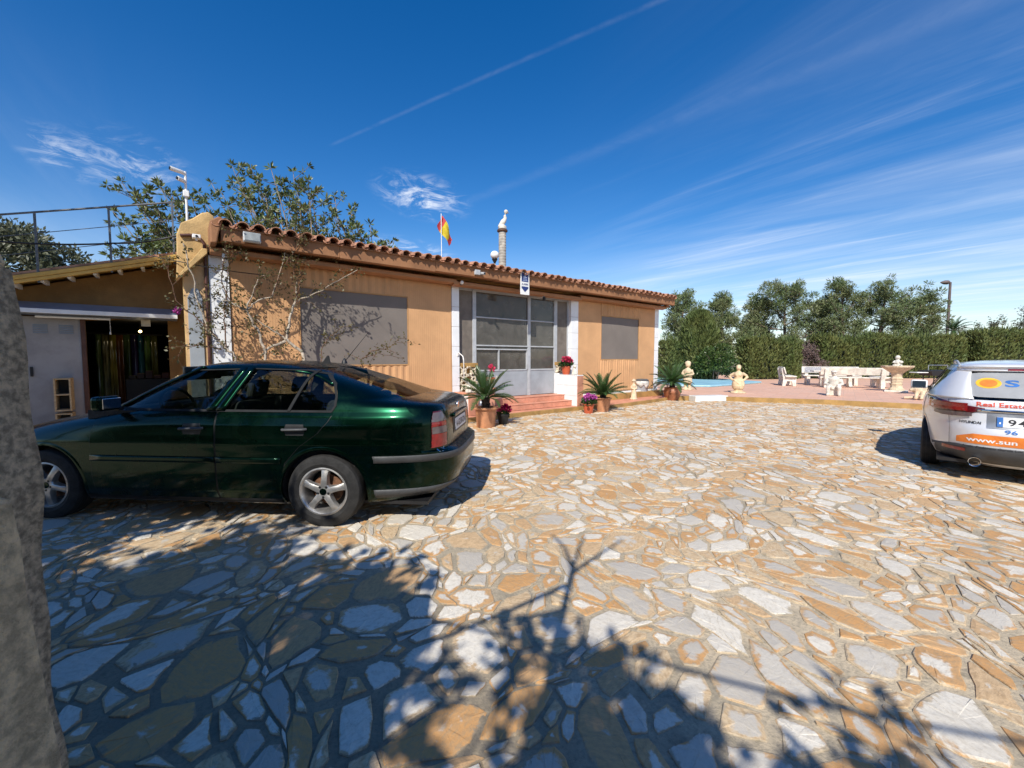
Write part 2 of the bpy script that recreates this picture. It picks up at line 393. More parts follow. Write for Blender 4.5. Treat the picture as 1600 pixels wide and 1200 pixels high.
# uneven seeds: big and small stones, a little longer along the drive
STR = 1.3
cell = .22; gridd = {}
seeds = []
rnd = random.Random(5)
def try_seed(x, y, r):
    gx, gy = int(x // cell), int(y // cell)
    for i in range(gx - 2, gx + 3):
        for j in range(gy - 2, gy + 3):
            for k in gridd.get((i, j), ()):
                a, b, q = seeds[k]
                if (a - x) ** 2 + (b - y) ** 2 < (.80 * (r + q)) ** 2: return
    gridd.setdefault((gx, gy), []).append(len(seeds)); seeds.append((x, y, r))
for _ in range(160): try_seed(rnd.uniform(-3.5, 2.2), rnd.uniform(-.8, 2.7 / STR), rnd.uniform(.11, .155))
for rr, tries in ((.125, 3500), (.09, 24000), (.064, 90000), (.045, 130000), (.032, 60000)):
    for _ in range(tries):
        x = rnd.uniform(-12, 16); y = rnd.uniform(-1.2, 18)
        try_seed(x, y / STR, rr * rnd.uniform(.85, 1.1))
def warp(x, y):                                  # pull the pattern about, so that the stones lie long and skewed in every direction
    wx = .10 * math.sin(3.1 * y + 1.7 * math.sin(1.3 * x)) + .07 * math.sin(5.3 * x + 4.1 * y + 1) + .035 * math.sin(9.7 * y - 6.1 * x)
    wy = .12 * math.sin(2.7 * x + 1.1 * math.sin(1.9 * y)) + .08 * math.sin(4.7 * x - 5.1 * y + 2) + .035 * math.sin(8.9 * x + 7.3 * y)
    return x + wx, y + wy
def clip(poly, nx, ny, d):                      # keep n.p <= d
    out = []; L = len(poly)
    for i in range(L):
        p, q = poly[i], poly[(i + 1) % L]
        a = p[0] * nx + p[1] * ny - d; b = q[0] * nx + q[1] * ny - d
        if a <= 0: out.append(p)
        if (a < 0 < b) or (b < 0 < a):
            t = a / (a - b); out.append((p[0] + (q[0] - p[0]) * t, p[1] + (q[1] - p[1]) * t))
    return out
cells = []
for k, (x, y, r) in enumerate(seeds):
    if not in_court(x, y * STR): continue
    poly = [(x - .45, y - .45), (x + .45, y - .45), (x + .45, y + .45), (x - .45, y + .45)]
    gx, gy = int(x // cell), int(y // cell); nb = []
    for i in range(gx - 2, gx + 3):
        for j in range(gy - 2, gy + 3):
            nb += [n for n in gridd.get((i, j), ()) if n != k]
    nb.sort(key=lambda n: (seeds[n][0] - x) ** 2 + (seeds[n][1] - y) ** 2)
    for n in nb[:22]:
        a, b, q = seeds[n]; dx, dy = a - x, b - y; L = math.hypot(dx, dy)
        h = (L * L + r * r - q * q) / (2 * L)
        near = max(0, min(1, (4.2 - y * STR) / 2.2)); gap = (.003 + .003 * near * ((k * 31 + n * 31) % 7) / 6) + (.010 + .003 * near) * ((k * 7919 + n * 104729) % 97 / 97 if k < n else (n * 7919 + k * 104729) % 97 / 97)
        nx, ny = dx / L, dy / L
        poly = clip(poly, nx, ny, nx * x + ny * y + h - gap)
        if len(poly) < 3: break
    if len(poly) < 3: continue
    ar = abs(sum(p[0] * q[1] - q[0] * p[1] for p, q in zip(poly, poly[1:] + poly[:1]))) / 2
    if ar < .0017: continue
    P = [warp(p[0], p[1] * STR) for p in poly]; cells.append((*warp(x, y * STR), P))
def shape_stone(poly, rnd):
    # chip off a corner now and then, make every edge a little broken
    cx = sum(p[0] for p in poly) / len(poly); cy = sum(p[1] for p in poly) / len(poly)
    out = []
    L = len(poly)
    for i in range(L):
        p, q = poly[i], poly[(i + 1) % L]; e = math.hypot(q[0] - p[0], q[1] - p[1])
        if e < .02: out.append(p); continue
        c = rnd.choice((.01, .03, .05, .10)); a = (p[0] + (q[0] - p[0]) * c, p[1] + (q[1] - p[1]) * c); c2 = 1 - rnd.choice((.01, .03, .05, .12)); b = (p[0] + (q[0] - p[0]) * c2, p[1] + (q[1] - p[1]) * c2)
        out.append(a)
        if e > .16:
            for t in ((.5,) if e < .3 else (.36, .66)):
                jt = rnd.gauss(0, .008); nx, ny = -(q[1] - p[1]) / e, (q[0] - p[0]) / e
                t += rnd.uniform(-.08, .08)
                if jt * 1 < -.012: jt = -.012
                out.append((p[0] + (q[0] - p[0]) * t + nx * jt, p[1] + (q[1] - p[1]) * t + ny * jt))
        out.append(b)
    return cx, cy, out
def stone_mesh(poly, rnd):
    cx, cy, pl = shape_stone(poly, rnd); n = len(pl)
    top = rnd.uniform(.004, .010); tx, ty = rnd.gauss(0, .010), rnd.gauss(0, .010)
    V, E, F = [], [], []
    for (k, z, e) in ((1.0, -.01, 0), (.985, top - .004, .0), (.93, top, .15), (.55, top + .002, .62)):
        for (px, py) in pl:
            dx, dy = (px - cx) * k, (py - cy) * k; V.append((dx, dy, z + (dx * tx + dy * ty if z > 0 else 0) + (rnd.gauss(0, .0012) if z > 0 else 0))); E.append(e)
    V.append((0, 0, top + .002)); E.append(1.0)
    for r in range(3):
        for i in range(n): F.append((r * n + i, r * n + (i + 1) % n, (r + 1) * n + (i + 1) % n, (r + 1) * n + i))
    for i in range(n): F.append((3 * n + i, 3 * n + (i + 1) % n, 4 * n))
    return (cx, cy), V, F, E
def add_attr(me, E, C):
    a = me.attributes.new('edge', 'FLOAT', 'POINT'); a.data.foreach_set('value', E)
    c = me.attributes.new('rnd', 'FLOAT_COLOR', 'POINT'); c.data.foreach_set('color', np.asarray(C, np.float32).ravel())
def screen_area(c):
    x, y, poly = c
    if y < .3: return 0
    px = 800 + FPX * x / y; py = HOR + FPX * CZ / y
    if px < 60 or px > 1640 or py > 1235: return 0
    ar = abs(sum(p[0] * q[1] - q[0] * p[1] for p, q in zip(poly, poly[1:] + poly[:1]))) / 2
    return ar * FPX ** 2 * CZ / y ** 3
cells = [c for c in cells if len(c[2]) >= 3]
order = sorted(range(len(cells)), key=lambda i: -screen_area(cells[i]))
big = set(order[:300])
SV, SF, SE, SC = [], [], [], []
for i, c in enumerate(cells):
    rr = random.Random(i * 31 + 7)
    (cx, cy), V, F, E = stone_mesh(c[2], rr); col = (rr.random(), rr.random(), rr.random(), 1)
    if i in big:
        me = bpy.data.meshes.new('flagstone'); me.from_pydata(V, [], F); me.materials.append(M_stone); add_attr(me, E, [col] * len(V))
        o = bpy.data.objects.new('flagstone', me); COL.objects.link(o); o.parent = paving; o.location = (cx, cy, 0)
    else:
        b = len(SV); SV += [(v[0] + cx, v[1] + cy, v[2]) for v in V]; SF += [tuple(q + b for q in f) for f in F]; SE += E; SC += [col] * len(V)
me = bpy.data.meshes.new('flagstones'); me.from_pydata(SV, [], SF); me.materials.append(M_stone); add_attr(me, SE, SC)
o = bpy.data.objects.new('flagstones', me); COL.objects.link(o); o.parent = paving; o['kind'] = 'stuff'

# ------------------------------------------------------------------ raised terrace on the right
def terrace_mat():
    m = bpy.data.materials.new('salmon_terrace_tiles'); m.use_nodes = True; t = m.node_tree; t.nodes.clear(); K = NT(t)
    pos = K.n('NewGeometry').outputs['Position']
    mp = K.n('Mapping', inp={'Vector': pos, 'Rotation': (0, 0, TH), 'Scale': (1, 1, 1)}).outputs[0]
    br = K.n('TexBrick', offset=0., inp={'Vector': mp, 'Color1': (.66, .38, .26, 1), 'Color2': (.72, .44, .31, 1), 'Mortar': (.45, .33, .25, 1), 'Scale': 3.0, 'Mortar Size': .012, 'Brick Width': 1., 'Row Height': 1.})
    c = K.mix(K.maprange(K.noise(pos, 1.2, 6, .65), .5, .75), br.outputs[0], (.55, .36, .26))
    b = K.n('BsdfPrincipled', inp={'Base Color': c, 'Roughness': .7}); K.n('OutputMaterial', inp={'Surface': b.outputs[0]}); return m
M_terr = terrace_mat()
tz = .15
mb = MB(); back = [(40, 34), (4, 34), (4, 19.5), (5.7, 16.3)]
mb.prism(TE + back, -.05, tz, 'z')
terrace = struct(mb.build('terrace', M_terr))
mb = MB()
for (a, b) in zip(TE, TE[1:]):
    d = Vector((b[0] - a[0], b[1] - a[1], 0)).normalized(); n = Vector((d.y, -d.x, 0)); p, q = Vector((*a, 0)), Vector((*b, 0))
    mb.prism([tuple(p.xy), tuple((p - n * .0 + n * .10).xy), tuple((q + n * .10).xy), tuple(q.xy)], -.02, tz + .012, 'z')
mb.build('kerb', M_kerb, terrace, bevel=.012)

# ------------------------------------------------------------------ the house
house = thing('house', 'long ochre bungalow with white tiled columns, orange curtains and a tiled eave', 'house', HA, TH)
HL = 14.03
def hp(mb, name, m, parent=None, **kw): return mb.build(name, m, parent or house, **kw)
# local frame: x along the facade, y into the house, z up
mb = MB(); mb.box(.04, 4.93, .12, 6.5, 0, 3.5); mb.box(4.93, 9.5, .9, 6.5, 0, 3.5); mb.box(9.5, HL - .03, .12, 6.5, 0, 3.5)
hp(mb, 'wall', M_ochre)
hp(MB().box(.02, HL + .1, -.30, 6.5, 3.52, 3.64), 'ceiling_slab', M_ochre)
hp(MB().box(4.95, 9.5, .0, .9, .02, .415), 'porch_floor', M_pinktile)
# white tiled columns
for (a, b, y0, zt) in ((.0, .30, -.05, 3.33), (4.95, 5.16, -.03, 3.33), (9.22, 9.55, -.03, 3.33), (13.77, HL, -.02, 3.42)):
    c = hp(MB().box(a + .006, b - .006, y0 + .006, .3, 0, zt), 'column', M_grout)
    z = .30
    while z < zt - .02:
        z1 = min(z + .5, zt)
        if b - a < .4:
            MB().box(a, b, y0, .31, z + .004, z1 - .004).build('tile', M_wtile, c, bevel=.004, seg=1)
        z = z1
# curtain panels with rippled cloth above and below the mesh windows
M_hem = mat('sewn_hem', (.50, .275, .115), .9, .08, 4)
def curtain(s0, s1, w0, w1, wz0, wz1, z0, z1, seed):
    rg = random.Random(seed); ph = [rg.uniform(0, 6.28) for _ in range(8)]; fr = [rg.uniform(30, 62) for _ in range(3)]
    def rip(x, z):
        inside = min(1, max(0, (x - w0 + .25) / .2)) * min(1, max(0, (w1 + .15 - x) / .2))
        up = max(0, min(1, (z - wz1 + .02) / .08)); dn = max(0, min(1, (wz0 - z + .02) / .10)) * max(.25, 1 - (wz0 - z) / .75)
        amp = inside * max(up, dn) * .011 + .0005
        return amp * (math.sin(fr[0] * x + ph[0] + .6 * z) + .6 * math.sin(fr[1] * x + ph[1]) + .5 * math.sin(fr[2] * .37 * x + ph[2])) + .006 * math.sin(2.1 * x + ph[3] + z)
    xs = sorted(set([s0, s1, w0, w1] + [round(s0 + .016 * i, 4) for i in range(1, int((s1 - s0) / .016))]))
    zs = sorted(set([z0, z1, wz0, wz1] + [round(z0 + .07 * i, 4) for i in range(1, int((z1 - z0) / .07))]))
    mb = MB()
    for x in xs:
        for z in zs: mb.v.append((x, -.015 - rip(x, z), z))
    nz = len(zs)
    for i in range(len(xs) - 1):
        for j in range(nz - 1):
            xm, zm = (xs[i] + xs[i + 1]) / 2, (zs[j] + zs[j + 1]) / 2
            if w0 < xm < w1 and wz0 < zm < wz1: continue
            k = i * nz + j; mb.face((k, k + nz, k + nz + 1, k + 1))
    o = hp(mb, 'curtain', M_fabric, smooth='all', solid=-.004)
    mw = MB()
    def fn(a, b):
        x = w0 - .015 + (w1 - w0 + .03) * a; z = wz0 - .015 + (wz1 - wz0 + .03) * b
        return (x, -.008 - .006 * math.sin(2.1 * x + ph[3] + z) + .005 * math.sin(3.3 * x) * math.sin(2.2 * z), z)
    mw.grid(fn, 24, 16); mw.build('mesh_window', M_mesh, o, smooth='all')
    hem = MB(); 
    for (xa, xb, za, zb) in ((w0 - .02, w1 + .02, wz0 - .02, wz0 + .005), (w0 - .02, w1 + .02, wz1 - .005, wz1 + .02)):
        hem.box(xa, xb, -.030, -.012, za, zb)
    for xa in (w0 - .02, w1 - .002): hem.box(xa, xa + .022, -.029, -.013, wz0 - .018, wz1 + .018)
    hem.build('hem', M_hem, o)['kind'] = 'stuff'
    return o
curtain(.31, 4.945, 1.47, 3.76, 1.36, 2.92, .34, 3.40, 3)
curtain(9.555, 13.765, 10.68, 12.76, 1.47, 2.915, .36, 3.40, 4)
# awning rails under the eave and the fascia
for (a, b, dz) in ((.02, 4.93, 0), (4.85, 9.42, -.035), (9.35, HL + .02, .02)):
    mb = MB(); mb.prism([(-.30, 3.34 + dz), (-.16, 3.31 + dz), (.0, 3.36 + dz), (.0, 3.45 + dz), (-.2, 3.46 + dz), (-.31, 3.42 + dz)], a, b, 'x')
    hp(mb, 'awning_rail', M_rail, bevel=.008)
OFFE = .60
mb = MB()
# fascia in uneven boards, as the lower edge steps along the eave
edges = [.16, 2.1, 4.2, 6.0, 8.7, 11.2, HL + .12]
for i, (a, b) in enumerate(zip(edges, edges[1:])):
    dz = (.0, -.012, .006, -.014, .004, -.006)[i]
    hp(MB().prism([(-OFFE, 3.49 + dz), (-OFFE + .05, 3.47 + dz), (-OFFE + .07, 3.50 + dz), (-.0, 3.53), (0, 3.70), (-OFFE, 3.735)], a, b - .004, 'x'), 'fascia_board', M_fascia, bevel=.006)
# roof: slab rising to the back, rows of barrel tiles; the eave row tile by tile
slope = math.tan(R(9))
roof = hp(MB().prism([(-OFFE - .02, 3.73), (6.6, 3.73 + 7.2 * slope), (6.6, 3.63 + 7.2 * slope), (-OFFE - .02, 3.70)], .12, HL + .16, 'x'), 'roof', M_fascia)
PT = .25
def tile_mb(r0, r1, L, thick=.014, n=8):
    mb = MB()
    for (r, d) in ((r0, 0), (r0 - thick, 0)):
        pass
    pts = []
    for end, (ro, y) in enumerate(((r0, 0), (r1, L))):
        for rr in (ro, ro - thick):
            for k in range(n + 1):
                t = math.pi * k / n; mb.v.append((rr * math.cos(t), y, rr * math.sin(t) * .92 + y * slope))
    m_ = n + 1
    for k in range(n):
        mb.face((k, k + 1, 2 * m_ + k + 1, 2 * m_ + k)); mb.face((m_ + k + 1, m_ + k, 3 * m_ + k, 3 * m_ + k + 1)); mb.face((k + 1, k, m_ + k, m_ + k + 1))
    mb.face((0, 2 * m_, 3 * m_, m_)); mb.face((n, m_ + n, 3 * m_ + n, 2 * m_ + n))
    return mb
tm = tile_mb(.100, .082, .50); first = None
ntile = int((HL + .06) / PT)
stuff = MB()
for i in range(ntile):
    x = .22 + i * PT
    jx, jy, jz, jr = random.gauss(0, .008), random.gauss(0, .018), random.gauss(0, .006), random.gauss(0, .02)
    if first is None:
        first = tm.build('roof_tile', M_terra, roof, smooth=40); o = first
    else:
        o = bpy.data.objects.new('roof_tile', first.data); COL.objects.link(o); o.parent = roof
    o.location = (x + jx, -OFFE - .13 + jy, 3.74 + jz); o.rotation_euler = (0, random.gauss(0, .03), jr)
    # channel tile between two covers: an upturned barrel, part of the eave row too
    for row in range(1, 5):
        y0 = -OFFE - .10 + row * .34; b = len(stuff.v); rx = x + random.gauss(0, .01)
        stuff.v += [(v[0] + rx, v[1] + y0, v[2] + 3.745 + row * .34 * slope + .012) for v in tm.v]; stuff.f += [tuple(q + b for q in f) for f in tm.f]; stuff.m += [0] * len(tm.f)
o = stuff.build('upper_tile_rows', M_terra, roof, smooth=40); o['kind'] = 'stuff'
chan = MB()
for i in range(ntile + 1):
    x = .22 + (i - .5) * PT; b = len(chan.v)
    for e, y in enumerate((-OFFE - .07, -OFFE + .5)):
        for k in range(7):
            t = math.pi * k / 6; chan.v.append((x + .07 * math.cos(t), y, 3.765 - .055 * math.sin(t) + (y + OFFE) * slope))
    for k in range(6): chan.face((b + k, b + k + 1, b + 8 + k, b + 7 + k))
o = chan.build('channel_tiles', M_terra, roof, smooth='all', solid=.014); o['kind'] = 'stuff'
# right end: a lower ledge of the eave return
hp(MB().box(HL - .02, HL + .18, -.35, 6.4, 3.42, 3.50), 'eave_return', M_fascia)

# gable parapet at the left end with a curved coping, pilaster, slanting ledge, niche board, brown pipe
pp = [(-.37, 0), (.0, 0), (.0, 3.38), (.07, 3.40), (.09, 3.72), (.13, 3.92), (.11, 4.03), (.03, 4.09), (-.07, 4.05), (-.20, 3.93), (-.36, 3.83), (-.43, 3.62), (-.44, 3.2), (-.46, 2.88), (-.37, 2.98)]
hp(MB().prism(pp, -.03, .55, 'y'), 'gable_parapet', M_yellow, bevel=.02)
hp(MB().prism([(.01, 3.42), (.10, 3.43), (.13, 3.60), (.20, 3.84), (.15, 3.88), (.01, 3.78)], -.66, -.035, 'y'), 'corner_corbel', M_fascia, bevel=.02)
ld = MB(); ld.prism([(-.47, 2.84), (-.42, 2.86), (-.02, 3.32), (-.02, 3.40), (-.09, 3.40)], -.22, -.031, 'y')
hp(ld, 'slanting_ledge', M_yellow, bevel=.008)
hp(MB().prism([(-.36, .02), (-.065, .02), (-.065, 3.22), (-.36, 2.90)], -.036, .0, 'y'), 'pilaster_face', mat('peach_render', (.66, .43, .22), .88, .08, 3, .25, 50, dirt=.2))
nb = MB(); nb.prism([(-.32, .4), (-.11, .4), (-.11, 2.55), (-.17, 2.72), (-.25, 2.72), (-.32, 2.55)], -.058, -.037, 'y')
hp(nb, 'niche_board', M_greymetal, bevel=.004)
dp = MB(); dp.tube([(-.38, -.06, 3.60), (-.25, -.06, 3.63), (-.12, -.07, 3.62), (-.05, -.08, 3.50), (-.045, -.07, 3.2), (-.04, -.07, .3)], .026, 10)
hp(dp, 'brown_pipe', mat('brown_pipe_paint', (.09, .035, .025), .5, .15, 6), smooth=50)

# glazed porch front
pg = hp(MB().box(5.16, 9.22, .10, .16, 3.26, 3.40), 'porch_frame', M_lightmetal)
M_pane = dusty_glass('porch_glass', (.55, .52, .48), (.22, .205, .185), .42, .55)
M_screen = mat('porch_screen', (.17, .145, .12), .75, .1, 5, .1, 300)
def bar(a, b, z0, z1, y0=.08, y1=.15, m=M_lightmetal, nm='frame_bar', bev=.004): return hp(MB().box(a, b, y0, y1, z0, z1), nm, m, pg, bevel=bev, seg=1)
bar(5.64, 5.75, .42, 3.30); bar(7.54, 7.64, .42, 3.30, .07, .16); bar(8.60, 8.73, .42, 3.30); bar(5.16, 5.19, 1.36, 3.30); bar(9.17, 9.22, 1.36, 3.30)
for (a, b) in ((5.75, 7.54), (7.64, 8.60)):
    bar(a, b, 2.58, 2.615); bar(a, b, 1.83, 1.865); bar(a, b, 1.15, 1.19)
bar(6.47, 6.50, 1.19, 1.74, .06, .12); bar(5.76, 7.53, 1.73, 1.765, .06, .12); bar(7.49, 7.53, 1.19, 1.73, .06, .12)
for (a, b) in ((5.76, 7.53), (7.65, 8.59)): hp(MB().box(a, b, .095, .13, .43, 1.15), 'kick_panel', M_greymetal, pg, bevel=.004)
for (a, b, z0, z1) in ((5.75, 7.54, 2.615, 3.28), (7.64, 8.60, 2.615, 3.28), (5.75, 7.54, 1.865, 2.58), (7.64, 8.60, 1.865, 2.58), (5.75, 6.47, 1.19, 1.83), (6.5, 7.54, 1.19, 1.83), (7.64, 8.60, 1.19, 1.83)):
    hp(MB().box(a, b, .115, .121, z0, z1), 'pane', M_pane, pg)
hp(MB().box(5.19, 5.64, .11, .125, 1.37, 3.28), 'side_screen', M_screen, pg); hp(MB().box(8.73, 9.17, .11, .125, 1.37, 3.28), 'side_screen', M_screen, pg)
# what shows through the panes: an inner wall with a door and a window
mb = MB(); mb.box(4.95, 9.5, .80, .90, .4, 3.5); hp(mb, 'porch_back_wall', mat('porch_wall', (.45, .38, .31), .9, .15, 2, .4, 9))
hp(MB().box(7.75, 8.5, .76, .82, 1.2, 2.5), 'inner_window', M_white, bevel=.01); hp(MB().box(7.83, 8.42, .75, .79, 1.28, 2.42), 'inner_pane', mat('inner_pane', (.25, .26, .27), .2))
hp(MB().box(6.1, 6.95, .77, .82, .42, 2.5), 'inner_door', mat('inner_door_wood', (.22, .17, .13), .6, .15, 6), bevel=.01)
# low walls of open breeze blocks either side of the door
M_breeze = mat('cream_breeze_block', (.70, .62, .47), .85, .08, 8, .3, 60)
def breeze(parent, x0, z0, w, h, y0, y1):
    """one square block: frame round the edge, a ring in the middle and four spokes"""
    mb = MB(); t = .018; ym0, ym1 = y0, y1
    cx, cz = x0 + w / 2, z0 + h / 2; n = 14; ro, ri = min(w, h) * .34, min(w, h) * .20
    b = len(mb.v)
    for r in (ro, ri):
        for y in (ym0, ym1):
            for k in range(n):
                a = 2 * math.pi * k / n; mb.v.append((cx + r * math.cos(a), y, cz + r * math.sin(a)))
    for k in range(n):
        j = (k + 1) % n
        mb.face((b + k, b + j, b + 2 * n + j, b + 2 * n + k)); mb.face((b + n + j, b + n + k, b + 3 * n + k, b + 3 * n + j))
        mb.face((b + j, b + k, b + n + k, b + n + j)); mb.face((b + 2 * n + k, b + 2 * n + j, b + 3 * n + j, b + 3 * n + k))
    for a in (45, 135, 225, 315):
        ca, sa = math.cos(R(a)), math.sin(R(a)); L0, L1 = ro * .92, math.hypot(w, h) / 2
        nx, nz = -sa * .016, ca * .016
        p = [(cx + ca * L0 + nx, cz + sa * L0 + nz), (cx + ca * L0 - nx, cz + sa * L0 - nz), (cx + ca * L1 - nx, cz + sa * L1 - nz), (cx + ca * L1 + nx, cz + sa * L1 + nz)]
        mb.prism(p, ym0 + .005, ym1 - .005, 'y')
    return mb.build('breeze_block', M_breeze, parent, smooth=40)
lw = hp(MB().box(5.16, 5.76, .02, .12, 1.27, 1.38), 'low_wall', M_kerb, bevel=.01)
hp(MB().box(5.16, 5.76, .12, .2, .42, 1.27), 'wall_back', M_ochre, lw)
for j in range(4):
    for i in range(2): breeze(lw, 5.165 + .295 * i, .46 + .20 * j, .295, .20, -.01, .10)
lw2 = hp(MB().box(8.62, 9.22, .02, .10, 1.30, 1.39), 'low_wall', M_kerb, bevel=.01)
hp(MB().box(8.62, 9.22, .085, .16, .42, 1.30), 'wall_back', M_ochre, lw2)
for i in range(3): breeze(lw2, 8.66 + .19 * i, 1.06, .19, .235, -.01, .08)
hp(MB().box(8.62, 9.22, .0, .08, .42, 1.05), 'wall_foot', M_wtile, lw2)
# steps, ledge along the foot of the house, flank walls
steps = thing('entrance_steps', 'salmon tiled entrance steps leading up to the grey porch door', 'steps', HW(5.2, 0), TH)
st = [(0.02, .64, .11, .265, 3.44), (.02, .335, .265, .415, 3.44)]
core = MB().box(.02, 3.42, -.60, .03, .02, .25); core.box(.02, 3.42, -.30, .03, .25, .40); core.build('core', M_grout, steps)
for si, (x0, off, z0, z1, w) in enumerate(st):
    k = 9; tw = (w - .02) / k
    for i in range(k):
        MB().box(x0 + i * tw + .003, x0 + (i + 1) * tw - .003, -off - .01, -off + .018, z0 + .003, z1 - .014).build('riser_tile', M_pinktile, steps, bevel=.003, seg=1)
        MB().box(x0 + i * tw + .003, x0 + (i + 1) * tw - .003, -off - .022, -off + .33, z1 - .013, z1 + .002).build('tread_tile', M_pinktile, steps, bevel=.004, seg=1)
ledge = struct(MB().prism([(1.5, .2), (13.75, .2), (13.75, -.91), (9.6, -1.30), (9.3, -.97), (1.5, -.97)], -.03, .105, 'z').build('walkway', M_pinktile, loc=HW(0, 0), rotz=TH))
mb = MB()
for (a, b) in (((1.5, -.975), (9.29, -.975)), ((9.59, -1.305), (13.75, -.915))):
    d = Vector((b[0] - a[0], b[1] - a[1])).normalized(); n = Vector((d.y, -d.x)) * .05
    mb.prism([a, b, (b[0] + n.x, b[1] + n.y), (a[0] + n.x, a[1] + n.y)], -.03, .112, 'z')
mb.prism([(9.29, -1.02), (9.29, -.975), (9.59, -1.30), (9.59, -1.355)], -.03, .112, 'z')
mb.build('kerb', M_kerb, ledge, bevel=.008)
hp(MB().box(9.25, 13.95, -.34, .0, .1, .30), 'plinth', M_kerb, bevel=.01); hp(MB().box(9.6, 13.6, -.22, -.005, .30, .345), 'plinth_cap', M_white, bevel=.008)
fl = thing('flank_wall', 'white tiled flank wall right of the steps carrying a geranium pot', 'wall', HW(8.64, 0), TH)
MB().box(0.004, .22, -.86, -.005, .1, .985).build('core', M_grout, fl)
for j, (z0, z1) in enumerate(((.10, .40), (.40, .70), (.70, .99))):
    for i in range(3): MB().box(-.008, .012, -.86 + .285 * i + .003, -.86 + .285 * (i + 1) - .003, z0 + .003, z1 - .003).build('tile', M_wtile, fl, bevel=.003, seg=1)
MB().box(-.012, .235, -.885, .0, .985, 1.01).build('coping', M_wtile, fl, bevel=.006)
for j in range(3): MB().box(-.008, .23, -.885, -.861, .11 + .29 * j + .003, .11 + .29 * (j + 1) - .003).build('end_tile', M_pinktile, fl, bevel=.003, seg=1)
f2 = thing('flank_wall', 'white tiled flank wall left of the steps behind the cycad pot', 'wall', HW(5.0, 0), TH)
MB().box(.0, .19, -.70, -.035, .1, .62).build('core', M_wtile, f2, bevel=.01); MB().box(-.02, .20, -.72, -.033, .62, .65).build('coping', M_pinktile, f2, bevel=.006)
MB().box(-.01, .2, -.725, -.701, .11, .61).build('end_tile', M_pinktile, f2)
rail = MB(); rail.tube([(0, 0, .0), (.0, -.06, .10), (0, -.26, .0), (0, -.3, -.10), (.0, -.3, -.55)], .013, 8)
hr = rail.build('handrail', M_white, house, loc=(5.1, -.03, 1.55), smooth=50)
# ------------------------------------------------------------------ leaf clouds
def leaf_cloud(P, D, ln, wd, fold=.25, rs=None, flat=None):
    """diamond leaves with a fold; P base points, D directions"""
    P = np.asarray(P, float); D = np.asarray(D, float); n = len(P); rs = rs or RNG
    D = D / (np.linalg.norm(D, axis=1, keepdims=True) + 1e-9)
    A = rs.normal(size=(n, 3)) if flat is None else np.tile(np.array([0, 0, 1.]), (n, 1)) + rs.normal(size=(n, 3)) * flat
    S = np.cross(D, A); S /= (np.linalg.norm(S, axis=1, keepdims=True) + 1e-9); U = np.cross(S, D)
    L = ln * rs.uniform(.65, 1.2, (n, 1)); W = wd * rs.uniform(.75, 1.2, (n, 1))
    V = np.empty((n, 4, 3)); V[:, 0] = P; V[:, 1] = P + D * L * .48 + S * W + U * W * fold; V[:, 2] = P + D * L; V[:, 3] = P + D * L * .48 - S * W + U * W * fold
    b = np.arange(n)[:, None] * 4
    F = np.concatenate([b + np.array([[0, 1, 2]]), b + np.array([[0, 2, 3]])], 0)
    return V.reshape(-1, 3), F
class Leaves:
    def __init__(s): s.V = []; s.F = []; s.n = 0
    def add(s, P, D, ln, wd, **k):
        if len(P) == 0: return
        V, F = leaf_cloud(P, D, ln, wd, **k); s.V.append(V); s.F.append(F + s.n); s.n += len(V)
    def build(s, name, m, parent): return np_mesh(name, np.concatenate(s.V), np.concatenate(s.F), m, parent)
def rdir(rs, up=0.):
    d = rs.normal(size=3); d[2] += up; return d / np.linalg.norm(d)
def grow(mb, tips, p, d, ln, rad, depth, rs, wander=.25, up=.1, seg=4, split=(2, 3), shrink=.68, spread=.6, thin=.62):
    pts = [Vector(p)]; d = Vector(d).normalized(); rads = [rad]
    for i in range(seg):
        d = (d + Vector(rs.normal(size=3)) * wander * .5 + Vector((0, 0, up * .3))).normalized()
        pts.append(pts[-1] + d * (ln / seg)); rads.append(rad * (1 - (1 - thin) * (i + 1) / seg))
    mb.tube(pts, rads, 6 if rad > .012 else 4, cap=False)
    if depth <= 2:
        for q, r_ in zip(pts[1:], pts): tips.append((q, (q - r_).normalized(), depth))
    if depth == 0: return
    for k in range(int(rs.integers(split[0], split[1] + 1))):
        nd = (d + Vector(rs.normal(size=3)) * spread + Vector((0, 0, up))).normalized()
        st = pts[-1] if k == 0 else pts[int(rs.integers(max(1, seg // 2), seg + 1))]
        grow(mb, tips, st, nd, ln * shrink * rs.uniform(.7, 1.2), rads[-1] * .9, depth - 1, rs, wander, up, seg, split, shrink, spread, thin)

M_leafbig = mat('loquat_leaf', (.10, .155, .045), .42, .3, 3, col2=(.19, .20, .07), island=.4, trans=.2, space='World')
M_leafbg = mat('bougainvillea_leaf', (.09, .095, .03), .5, .25, 6, col2=(.16, .12, .04), island=.5, trans=.25, space='World')
M_cycad = mat('cycad_leaf', (.035, .085, .022), .38, .2, 6, col2=(.06, .12, .035), island=.35)
M_ger = mat('geranium_leaf', (.05, .11, .03), .55, .2, 8, island=.5, trans=.2)
M_pink = mat('pink_petal', (.75, .06, .16), .6, .2, 20, island=.4, trans=.2)
M_magenta = mat('magenta_petal', (.62, .10, .45), .6, .2, 20, island=.4, trans=.2)
M_crimson = mat('crimson_petal', (.60, .02, .12), .6, .2, 20, island=.4, trans=.2)

